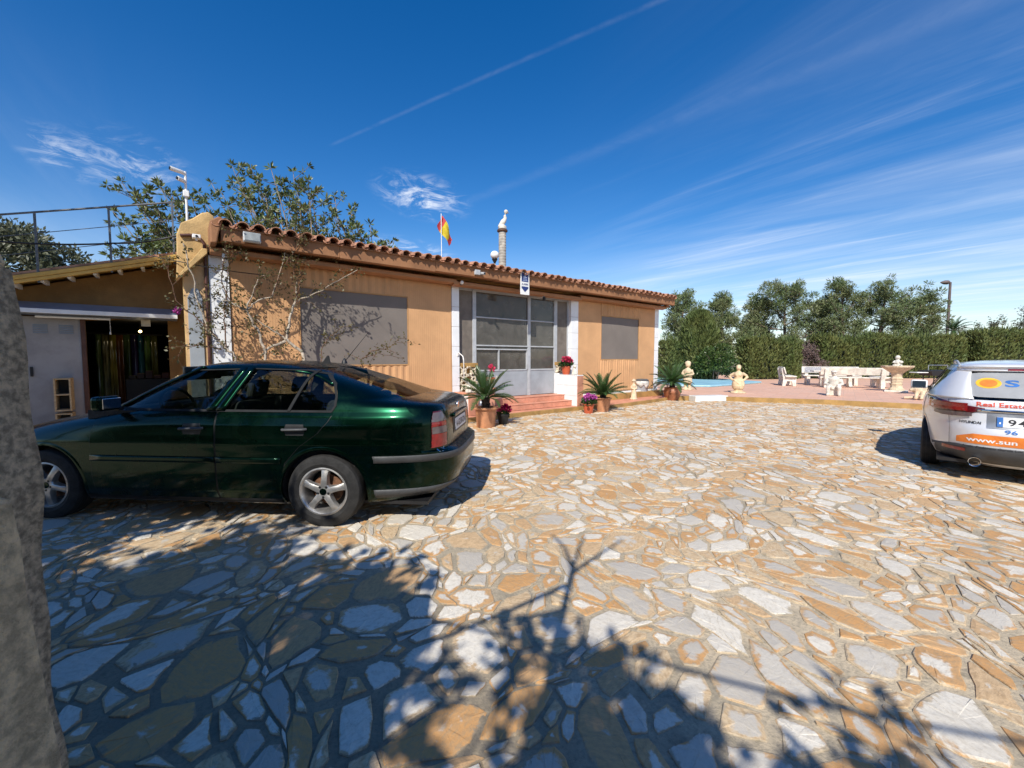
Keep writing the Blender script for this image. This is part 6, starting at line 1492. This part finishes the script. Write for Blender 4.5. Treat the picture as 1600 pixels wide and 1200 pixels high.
# broad upright cypress
def cone_tree(name, label, cat, loc, h, r, m, dens, seed, ln=.32, wd=.05, up=1.1, pw=.75):
    rs = np.random.default_rng(seed); t = thing(name, label, cat, loc); N_ = dens; z = rs.random(N_) ** .8; a = rs.uniform(0, 6.28, N_)
    rad = r * (1 - z ** 3.2) ** pw * (.75 + .25 * rs.random(N_)) * (1 + .14 * np.sin(3 * a + 6 * z) + .1 * np.sin(7 * a - 9 * z)) + .05
    P = np.stack([rad * np.cos(a), rad * np.sin(a), .1 + z * (h - .35)], 1); D = np.stack([np.cos(a) * .5, np.sin(a) * .5, np.full(N_, up)], 1) + rs.normal(size=(N_, 3)) * .3
    L_ = Leaves(); L_.add(P, D, ln, wd, rs=rs); L_.build('crown', m, t); MB().tube([(0, 0, 0), (0, 0, h * .5), (0, 0, h * .9)], [.09, .06, .02], 8).build('trunk', M_bark, t)
    mb = MB(); mb.lathe([(0, .1), (r * .72, .3), (r * .74, h * .3), (r * .6, h * .6), (r * .3, h * .85), (0, h * .93)], 14, fn=lambda q, zz: 1 + .1 * math.sin(4 * q + zz * 3)); mb.build('inner_fill', M_cypd, t)
    return t
cone_tree('cypress_tree', 'tall broad upright cypress right of the house corner', 'tree', (11.75, 26.6, .0), 4.55, 1.0, M_cyp, 10000, 31, pw=.42)
def round_bush(name, label, cat, loc, r, h, m, n, seed, ln, wd, clumps=26, corek=.66):
    rs = np.random.default_rng(seed); t = thing(name, label, cat, loc); L_ = Leaves()
    for c in range(clumps):
        q = rs.normal(size=3); q /= np.linalg.norm(q); q[2] = abs(q[2]) * 1.1 - .25; c_ = np.array([q[0] * r * .62, q[1] * r * .62, h * .5 + q[2] * h * .38]); k = n // clumps
        PP = rs.normal(size=(k, 3)); PP /= np.linalg.norm(PP, axis=1, keepdims=True); rr = r * .45 * rs.uniform(.6, 1.1); L_.add(c_ + PP * rr * rs.uniform(.7, 1, (k, 1)), PP + rs.normal(size=PP.shape) * .5 + np.array([0, 0, .2]), ln, wd, rs=rs)
    L_.build('crown', m, t)
    mb = MB(); tips_ = []
    for k in range(4): grow(mb, tips_, (rs.normal() * .08, rs.normal() * .08, 0), (rs.normal() * .4, rs.normal() * .4, 1), h * .45, .05, 2, rs)
    mb.build('trunk', M_bark, t, smooth='all'); return t
round_bush('citrus_shrub', 'rounded bright green leafy shrub before the cypress hedge', 'shrub', (12.2, 25.2, .0), 1.25, 2.35, M_citrus, 5200, 41, .15, .045)
# dry mauve shrub in the gap of the hedge
rs = np.random.default_rng(9); t = thing('dry_shrub', 'bare mauve twiggy shrub filling the gap in the hedge', 'shrub', (19.5, 28.6, 0)); mb = MB(); tips = []
for k in range(9): grow(mb, tips, (rs.normal() * .15, rs.normal() * .15, 0), (rs.normal() * .3, rs.normal() * .3, 1), 1.1, .03, 4, rs, .3, .15, 4, (2, 3), .7, .55)
mb.build('twigs', M_dry, t); L_ = Leaves(); P = np.array([tuple(q[0]) for q in tips]); L_.add(np.repeat(P, 3, 0) + rs.normal(size=(len(P) * 3, 3)) * .06, rs.normal(size=(len(P) * 3, 3)), .10, .03, rs=rs); L_.build('foliage', M_dry, t)
def pine(px, ytop, Y, width, label, seed, lean=0., nl=16, dens=150):
    rs = np.random.default_rng(seed); ptop = at(px, ytop, Y); h = ptop.z; t = thing('pine_tree', label, 'tree', (ptop.x, Y, -.06), 0, 'pines beyond the hedge'); mb = MB(); L_ = Leaves(); r = width / 2
    tr = [Vector((lean * k * k / 36 + rs.normal() * .06, rs.normal() * .06, h * .93 * k / 6)) for k in range(7)]; mb.tube(tr, [.20 * (1 - .8 * k / 6) + .02 for k in range(7)], 8)
    def tuft(c, s, n):
        PP = rs.normal(size=(n, 3)); PP /= np.linalg.norm(PP, axis=1, keepdims=True); PP[:, 2] = PP[:, 2] * .8 + .15
        L_.add(np.array(c) + PP * s * rs.uniform(.25, .8, (n, 1)), PP + np.array([0, 0, .45]), s * .62, s * .075, rs=rs)
    for i in range(nl):
        f = .16 + .80 * i / (nl - 1); k = f * 6; a_ = int(min(5, k)); p0 = tr[a_].lerp(tr[a_ + 1], k - a_); az = i * 2.4 + rs.uniform(-.4, .4)
        reach = r * (math.sin(math.pi * min(1, f * .78 + .18)) ** .7) * rs.uniform(.7, 1.12); dv = Vector((math.cos(az), math.sin(az), rs.uniform(.15, .6))).normalized()
        pts = [p0]; cur = p0
        for j in range(5): cur = cur + dv * reach / 5 + Vector(rs.normal(size=3)) * .07; dv = (dv + Vector((0, 0, .12))).normalized(); pts.append(cur)
        mb.tube(pts, [.055 * (1 - .85 * j / 5) + .008 for j in range(6)], 5, cap=False)
        for j in range(2, 6):
            for q in range(4):
                e = pts[j] + Vector(rs.normal(size=3)) * .38 + Vector((0, 0, .15)); mb.tube([pts[j], pts[j].lerp(e, .6) + Vector((0, 0, .05)), e], [.016, .012, .007], 4, cap=False); tuft(e, rs.uniform(.30, .50), int(dens // 2.2))
    for q in range(7): e = tr[-1] + Vector((rs.normal() * .35, rs.normal() * .35, rs.uniform(-.5, h * .07))); mb.tube([tr[-1], e], [.03, .01], 4); tuft(e, rs.uniform(.3, .42), dens // 3)
    mb.build('trunk', M_pinebk, t, smooth='all'); L_.build('crown', M_pine, t); return t
pine(1068, 462, 40, 5.2, 'pine tree nearest the house corner, behind the upright cypress', 61)
pine(1130, 461, 41, 4.6, 'narrow pine tree between the upright cypress and the middle pines', 62)
pine(1228, 443, 42, 6.6, 'tall dense pine tree in the middle of the row behind the marble block', 63, nl=20)
pine(1185, 466, 44, 4.6, 'smaller dense pine tree left of the tallest middle pine', 68)
pine(1290, 462, 43, 4.8, 'slanting pine tree behind the left end of the garden table', 64, .5)
pine(1322, 436, 40, 4.4, 'slender pine tree with a small high top tuft', 65, -.3, nl=13)
pine(1378, 444, 40, 6.0, 'broad open pine tree behind the garden table', 66, .4, nl=18)
pine(1432, 458, 40, 4.6, 'rightmost leaning pine tree of the row', 67, .8)
# grey-brown bare scrub under the pines
rs = np.random.default_rng(77)
for (px, Y, h, lb) in ((1345, 36, 3.6, 'grey brown bare bush under the open pine'), (1402, 36, 3.3, 'grey brown bare bush under the rightmost pine'), (1275, 37, 2.9, 'brownish bare bush behind the garden bench')):
    q = at(px, 560, Y); t = thing('bare_bush', lb, 'bush', (q.x, Y, -.06)); mb = MB(); tips = []
    for k in range(7): grow(mb, tips, (rs.normal() * .3, rs.normal() * .2, 0), (rs.normal() * .45, rs.normal() * .3, 1), h * .42, .035, 4, rs, .35, .12, 4, (2, 3), .68, .6)
    mb.build('twigs', mat('bare_twig_%d' % px, (.20, .15, .12), .9, .2, 5), t)
# street lamp
q = at(1485, 440, 42); sl_ = thing('street_lamp', 'tall brown street lamp with a single head beyond the hedge', 'street lamp', (q.x, 42, -.06)); M_lamp = mat('brown_lamp_paint', (.12, .085, .08), .5, .1, 3)
MB().tube([(0, 0, 0), (0, 0, q.z)], [.16, .10], 12).build('pole', M_lamp, sl_, smooth=True); MB().tube([(0, 0, q.z - .1), (-.5, 0, q.z - .05)], .06, 8).build('arm', M_lamp, sl_)
mb = MB(); mb.lathe([(0, -.85), (.10, -.75), (.26, -.4), (.27, -.15), (.16, .0), (0, .02)], 14, axis='x'); mb.v = [(v[0] - .1, v[1], v[2] * .75) for v in mb.v]; mb.build('lamp_head', M_lamp, sl_, loc=(-.05, 0, q.z - .02), smooth=40)
# far right twiggy tree and palm
q = at(1565, 492, 34); t = thing('twiggy_tree', 'sparse twiggy tree above the taller hedge at the right edge', 'tree', (q.x, 34, -.06)); mb = MB(); tips = []; rs = np.random.default_rng(5)
for k in range(5): grow(mb, tips, (0, 0, 0), (rs.normal() * .35, rs.normal() * .2, 1), 2.4, .05, 4, rs, .25, .12, 4, (2, 3), .62, .5)
mb.build('trunk', M_bark, t, smooth='all'); L_ = Leaves(); P = np.array([tuple(x[0]) for x in tips]); P = np.repeat(P, 2, 0); L_.add(P + rs.normal(size=P.shape) * .08, rs.normal(size=P.shape), .16, .04, rs=rs); L_.build('crown', M_olive, t)
q = at(1484, 512, 40); t = thing('palm_tree', 'small distant palm at the foot of the street lamp', 'tree', (q.x + .3, 40, -.06)); MB().tube([(0, 0, 0), (.05, 0, 4.2)], [.2, .15], 8).build('trunk', M_bark, t)
for i in range(22):
    o = bpy.data.objects.new('frond', FR[i % 3].data); COL.objects.link(o); o.parent = t; o.location = (.05, 0, 4.2); o.rotation_euler = Euler((0, -R(70 - 4 * i), i * 2.4)); o.scale = (1.5,) * 3
round_bush('olive_bush', 'grey green olive bush between the hedge and the taller hedge', 'shrub', (31.8, 31.5, -.06), 1.3, 3.3, M_olive, 2600, 44, .16, .035)

# left: dense old olive tree beyond the railing
t = thing('olive_tree', 'large dense grey green tree beyond the garage railing', 'tree', (-27.3, 21.5, -.06)); rs = np.random.default_rng(8); L_ = Leaves(); mb = MB(); tips = []
mb.tube([(0, 0, 0), (.1, 0, 1.5), (0, .1, 2.6)], [.5, .38, .3], 10)
for k in range(6): grow(mb, tips, (0, 0, 2.4), (math.cos(k) * .9, math.sin(k) * .9, .8), 2.2, .16, 3, rs, .3, .1, 4, (2, 3), .7, .6)
mb.build('trunk', M_bark, t, smooth='all')
for c in range(150):
    q = rs.normal(size=3); q /= np.linalg.norm(q); q *= rs.uniform(.55, 1) ** .5; c_ = np.array([q[0] * 5.3, q[1] * 4.2, 5.0 + q[2] * 3.4]); PP = rs.normal(size=(230, 3)); PP /= np.linalg.norm(PP, axis=1, keepdims=True); L_.add(c_ + PP * .85 * rs.uniform(.4, 1, (230, 1)), PP + rs.normal(size=PP.shape) * .5, .28, .06, rs=rs)
L_.build('crown', M_olive, t)
# loquat-like tree behind the house: upright shoots ending in rosettes of long leaves
def loquat(loc, label, shoots, seed, h0=1.6):
    rs = np.random.default_rng(seed); t = thing('broadleaf_tree', label, 'tree', loc, 0, 'broad leaved trees behind the house roof'); o = Vector(loc); mb = MB(); L_ = Leaves(); base = Vector((0, 0, h0))
    mb.tube([(0, 0, 0), (.05, 0, h0 * .6), tuple(base)], [.16, .13, .11], 10)
    def rosette(p, d, n, ln):
        d = np.array(d); D = rs.normal(size=(n, 3)); D /= np.linalg.norm(D, axis=1, keepdims=True); L_.add(np.array(p) + D * .02, D * .9 + d * .75, ln, ln * .17, rs=rs, fold=.35)
    for (tx, ty, tz_) in shoots:
        tip = Vector((tx, ty, tz_)) - o; mid = base.lerp(tip, .45) + Vector((rs.normal() * .15, rs.normal() * .15, -.15)); P = [base, base.lerp(mid, .5) + Vector(rs.normal(size=3)) * .06, mid, mid.lerp(tip, .5) + Vector(rs.normal(size=3)) * .06, tip]
        mb.tube(P, [.06, .045, .03, .018, .009], 6, cap=False); rosette(tip, (0, 0, .8), 15, .20)
        for k in range(17):
            f = rs.uniform(.34, .97); a_ = f * 4; i = int(min(3, a_)); s0 = P[i].lerp(P[i + 1], a_ - i); e = s0 + Vector((rs.normal() * .26, rs.normal() * .26, rs.uniform(.05, .42))); mb.tube([s0, s0.lerp(e, .5) + Vector((0, 0, -.02)), e], [.012, .009, .006], 5, cap=False); rosette(e, (e - s0).normalized(), 13, .185)
            m = s0.lerp(e, .6); rosette(m, (0, 0, .3), 8, .17)
    mb.build('trunk', M_bark, t, smooth='all'); L_.build('crown', M_leafbig, t); return t
def shoots(pts, Y0, rs_, jit=.5): return [tuple(at(px, py, Y0 + rs_.uniform(-.8, .8))) for (px, py) in pts]
rr_ = random.Random(4)
loquat((-8.3, 13.0, -.06), 'leafy broad leaved tree behind the garage roof railing', shoots([(190, 284), (250, 292), (176, 330), (215, 315), (230, 300), (268, 302), (205, 350), (245, 335), (280, 320), (195, 375), (225, 385), (265, 360), (300, 310), (210, 300), (255, 380), (180, 395)], 13., rr_), 71)
loquat((-6.3, 14.0, -.06), 'tallest broad leaved tree above the left end of the house roof', shoots([(362, 258), (330, 285), (392, 262), (423, 262), (372, 282), (402, 282), (432, 284), (458, 268), (345, 300), (380, 300), (415, 302), (445, 305), (465, 300), (482, 282), (320, 318), (355, 322), (395, 325), (430, 330), (470, 330), (488, 312), (310, 300), (340, 335), (405, 340)], 14., rr_), 72)
loquat((-4.9, 15.0, -.06), 'low broad leaved tree showing over the middle of the roof', shoots([(523, 306), (548, 328), (520, 330), (505, 345), (535, 350), (560, 355), (578, 350), (545, 370), (500, 365), (570, 372), (600, 380), (485, 350), (525, 375)], 15., rr_), 73)

# ------------------------------------------------------------------ stone gate pillar close by on the left
gpz = thing('gate_pillar', 'rough stone gate pillar close to the camera at the left edge', 'pillar', (-1.172, .50, 0), 0)
M_pill = mat('pale_rough_stone', (.80, .66, .43), .9, .20, 34, 1.0, 150, dirt=.55, detail=12); M_pillj = mat('grey_pillar_mortar', (.62, .53, .38), .95, .26, 70, 1.0, 240, dirt=.45, detail=12)
mb = MB(); rr_ = random.Random(2)
def pf(a, b):
    t = a * 2 * math.pi; c, s = math.cos(t), math.sin(t); k = 1 / max(abs(c), abs(s)) ** .86; z = 1.66 * b
    r = .285 * (1.085 - .065 * b + .012 * math.sin(z * 9 + t * 3) + .010 * math.sin(z * 23 + 5 * t)); return (c * k * r, s * k * r, z)
mb.grid(pf, 48, 40); b = len(mb.v)
mb.build('shaft', M_pillj, gpz, smooth='all', weld=True)
def slab(name, pts, y0, y1, sub=3):
    m_ = MB(); P = []
    for a, b in zip(pts, pts[1:] + pts[:1]):
        for k in range(sub): t = k / sub; P.append((a[0] + (b[0] - a[0]) * t + rr_.gauss(0, .006), a[1] + (b[1] - a[1]) * t + rr_.gauss(0, .006)))
    m_.prism(P, y0, y1, 'x'); return m_.build(name, M_pill, gpz, bevel=.012)
slab('facing_stone', [(-.30, .02), (.20, .02), (.255, .30), (.27, .62), (.245, 1.0), (.215, 1.26), (.05, 1.32), (-.25, 1.30)], .25, .316)
slab('facing_stone', [(-.30, 1.35), (.10, 1.36), (.20, 1.40), (.18, 1.54), (-.02, 1.61), (-.30, 1.62)], .24, .305)
MB().box(-.29, .27, -.28, .28, 1.64, 1.70).build('cap_stone', M_pill, gpz, bevel=.03)
tl_ = MB(); tl_.tube([(.0, 0, 0), (0, .0, .02)], .05, 10)

# ------------------------------------------------------------------ behind the photographer: an added hedge, then the things that throw the shadows
hb_ = hedge((-16, -4.6), (5.5, -5.4), 2.7, .8, 'unseen hedge added behind the camera to darken reflections in the green car', dens=150, seed=7)  # added out of view for dark reflections, also cuts low sky light
def shade_tree(loc, r, h, n, label, seed, ln=.17, squash=.75, clumps=40, group=None):
    rs = np.random.default_rng(seed); t = thing('shade_tree', label, 'tree', loc); L_ = Leaves(); mb = MB(); tips = []
    mb.tube([(0, 0, 0), (.04, .02, h * .35), (0, 0, h * .62)], [.15, .12, .10], 10)
    for k in range(7): grow(mb, tips, (0, 0, h * .55), (math.cos(k * .9), math.sin(k * .9), .5), r * .6, .045, 3, rs, .3, .06, 4, (2, 3), .66, .6)
    mb.build('trunk', M_bark, t, smooth='all')
    for c in range(clumps):
        q = rs.normal(size=3); q /= np.linalg.norm(q); q *= rs.uniform(.25, 1) ** .6; c_ = np.array([q[0] * r * .9, q[1] * r * .9, h * .78 + q[2] * r * squash]); k = n // clumps
        PP = rs.normal(size=(k, 3)); PP /= np.linalg.norm(PP, axis=1, keepdims=True); L_.add(c_ + PP * r * .26 * rs.uniform(.3, 1, (k, 1)), PP + rs.normal(size=PP.shape) * .6, ln, ln * .3, rs=rs)
    L_.build('crown', M_citrus, t); return t
shade_tree((-3.15, -2.15, 0), 1.85, 4.05, 13000, 'leafy tree behind the camera shading the lower left paving', 91, clumps=46)
shade_tree((-4.9, .75, 0), 1.65, 4.4, 9500, 'leafy tree left of the gate shading the front of the green car', 92, clumps=40)
shade_tree((-9.15, 1.6, 0), 1.8, 9.0, 11000, 'tall leafy tree left of the gate shading the garage front', 95, clumps=60, ln=.22, squash=1.35)
shade_tree((-1.0, -2.7, 0), 1.1, 4.2, 3200, 'small leafy tree behind the camera shading the bottom of the view', 93, clumps=22, ln=.14)
shade_tree((.35, -2.75, 0), 1.0, 4.0, 520, 'thin leafy sapling behind the camera shading the lower right paving', 94, clumps=16, ln=.13)
sp_ = thing('bare_sapling', 'bare forked sapling behind the camera whose shadow crosses the paving', 'sapling', (-.42, -.82, 0))
mb = MB(); mb.tube([(0, 0, 0), (.02, .0, 1.6), (0, 0, 2.7), (.03, 0, 3.45)], [.035, .03, .024, .02], 8)
mb.tube([(.03, 0, 3.45), (-.06, .03, 3.75), (-.18, .05, 3.95)], [.018, .013, .008], 6); mb.tube([(.03, 0, 3.45), (.06, .02, 3.75), (.09, .03, 3.93)], [.016, .012, .008], 6); mb.tube([(.03, 0, 3.40), (.2, .03, 3.6), (.42, .06, 3.85)], [.018, .014, .008], 6); mb.tube([(.0, 0, 3.25), (-.30, 0, 3.0), (-.75, .02, 2.65)], [.02, .016, .012], 6); mb.tube([(.0, 0, 3.0), (-.3, 0, 2.9)], [.014, .01], 6)
mb.ball((-.33, 0, 2.95), .05, 8); mb.ball((-.1, 0, 2.72), .05, 8)
mb.build('trunk', M_bark, sp_, smooth='all')
q0, q1 = G(1000, 1015), G(1600, 1160); sh = Vector((.215, .977, 0)) * (3.0 / math.tan(SUN_EL))
cable([q0 - sh + Vector((-1.5, .4, 3.0)), q0 - sh + Vector((0, 0, 2.95)), q1 - sh + Vector((0, 0, 3.0)), q1 - sh + Vector((2.5, -.7, 3.1))], .012, 'dark cable behind the camera throwing a thin shadow on the paving', sag=.04)
